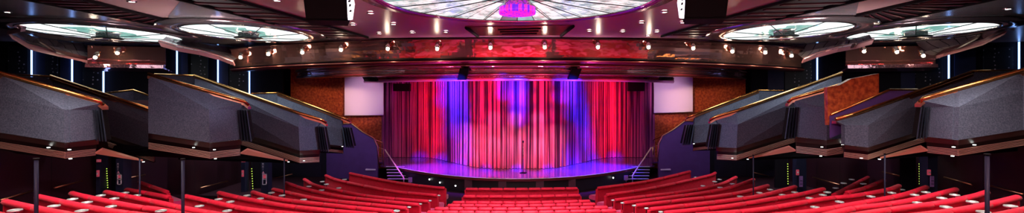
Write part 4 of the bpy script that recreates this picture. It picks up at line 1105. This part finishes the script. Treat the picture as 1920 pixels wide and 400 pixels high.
col(-2.1, .9, 3.9, 7, 7.5, 4200 * G, BLU, -.3); col(-2.75, 2.0, 3.9, 4, 7.5, 3600 * G, BLU); col(-3.1, 3.2, 3.9, 2, 7, 2600 * G, BLU)
col(.05, 2.5, 3.65, 4, 9.0, 4200 * G, BLU); col(2.95, 1.0, 3.8, 7, 7, 3600 * G, BLU, -.65); col(2.1, 2.6, 3.9, 3, 7, 2600 * G, BLU); col(-.55, 3.4, 3.9, 2, 7, 1500 * G, BLU); col(1.7, 3.3, 3.9, 2, 7, 1800 * G, BLU)
for x in (-2.0, -1.4, -.8, -.25, .35, .9, 1.5): col(x, .8, 1.8, 3, 8.5, 760 * G, PNK)
for x in (-2.6, 2.5): col(x, .8, 1.7, 2, 8.5, 420 * G, MAG)
for x in (-4.4, -3.4, -2.4, -1.2, 0, 1.2, 2.4, 3.4, 4.4): col(x, .36, .40, 1, 6.0, 14000, BLU)
# stage floor wash
spot('lamp_floor', (-3.3, 18.0, 3.7), (-3.3, 18.2, .6), 62, 2600, (.42, .03, 1), .8); spot('lamp_floor', (3.1, 18.0, 3.7), (3.1, 18.2, .6), 66, 4600, (.06, .02, 1), .8); spot('lamp_floor', (0, 16.7, 3.7), (0, 16.8, .6), 44, 900, (.6, .05, 1), .8)
for x in (-1.7, 1.7): spot('lamp_floor', (x, 17.0, 3.7), (x, 17.0, .6), 46, 1600, (.30, .03, 1), .8)
for s in (-1, 1):
    spot('fill_screen', (5.6 * s, 15.5, 3.6), (6.75 * s, 21.3, 3.2), 24, 620, (1, .58, .98), .8)  # added pink spots that lift the screens
for x in (-3.4, -1.2, 1.2, 3.4): spot('lamp_border', (x, 16.3 + .1 * x * x, .62), (x, 17.9 + .06 * x * x, EYE + .9), 70, 420, (.95, .12, .6), 1.0)
# added fill spots brightening the balcony fronts, no lamps hang here
spot('fill_balcony', (-3.0, 9.0, EYE + 1.0), (-8.9, 12.0, EYE - .3), 22, 420, (.85, .8, 1), 1.0)
for s in (-1, 1):
    spot('fill_balcony', (1.5 * s, 8.0, EYE + 1.6), (8.3 * s, 10.5, EYE - .4), 70, 330, (.95, .9, 1), 1.0)
    spot('fill_balcony', (1.0 * s, 12.0, EYE + 1.2), (6.8 * s, 14.5, EYE - .6), 60, 620, (.75, .7, 1), 1.0)
# blue purple wash on the stair walls
for s in (-1, 1): spot('lamp_purple', (4.2 * s, 15.5, 3.9), (6.2 * s, 19.3, 1.4), 45, 190, (.42, .16, 1), .9)

w = bpy.data.worlds.new('world'); sc.world = w; w.use_nodes = True
w.node_tree.nodes['Background'].inputs[0].default_value = (.5, .35, .45, 1); w.node_tree.nodes['Background'].inputs[1].default_value = .02

cam = bpy.data.cameras.new('camera'); co = bpy.data.objects.new('camera', cam); C.objects.link(co)
co.location = (0, 0, EYE * S); co.rotation_euler = (PI / 2, 0, 0)
cam.sensor_width = 36; cam.lens = F / 1920 * 36; cam.shift_x = -(CX - 960) / 1920; cam.shift_y = (CY - 200) / 1920
cam.clip_end = 200
sc.camera = co
vs = sc.view_settings; vs.view_transform = 'Standard'; vs.look = 'None'; vs.gamma = 1; vs.exposure = 0.0; vs.use_curve_mapping = False
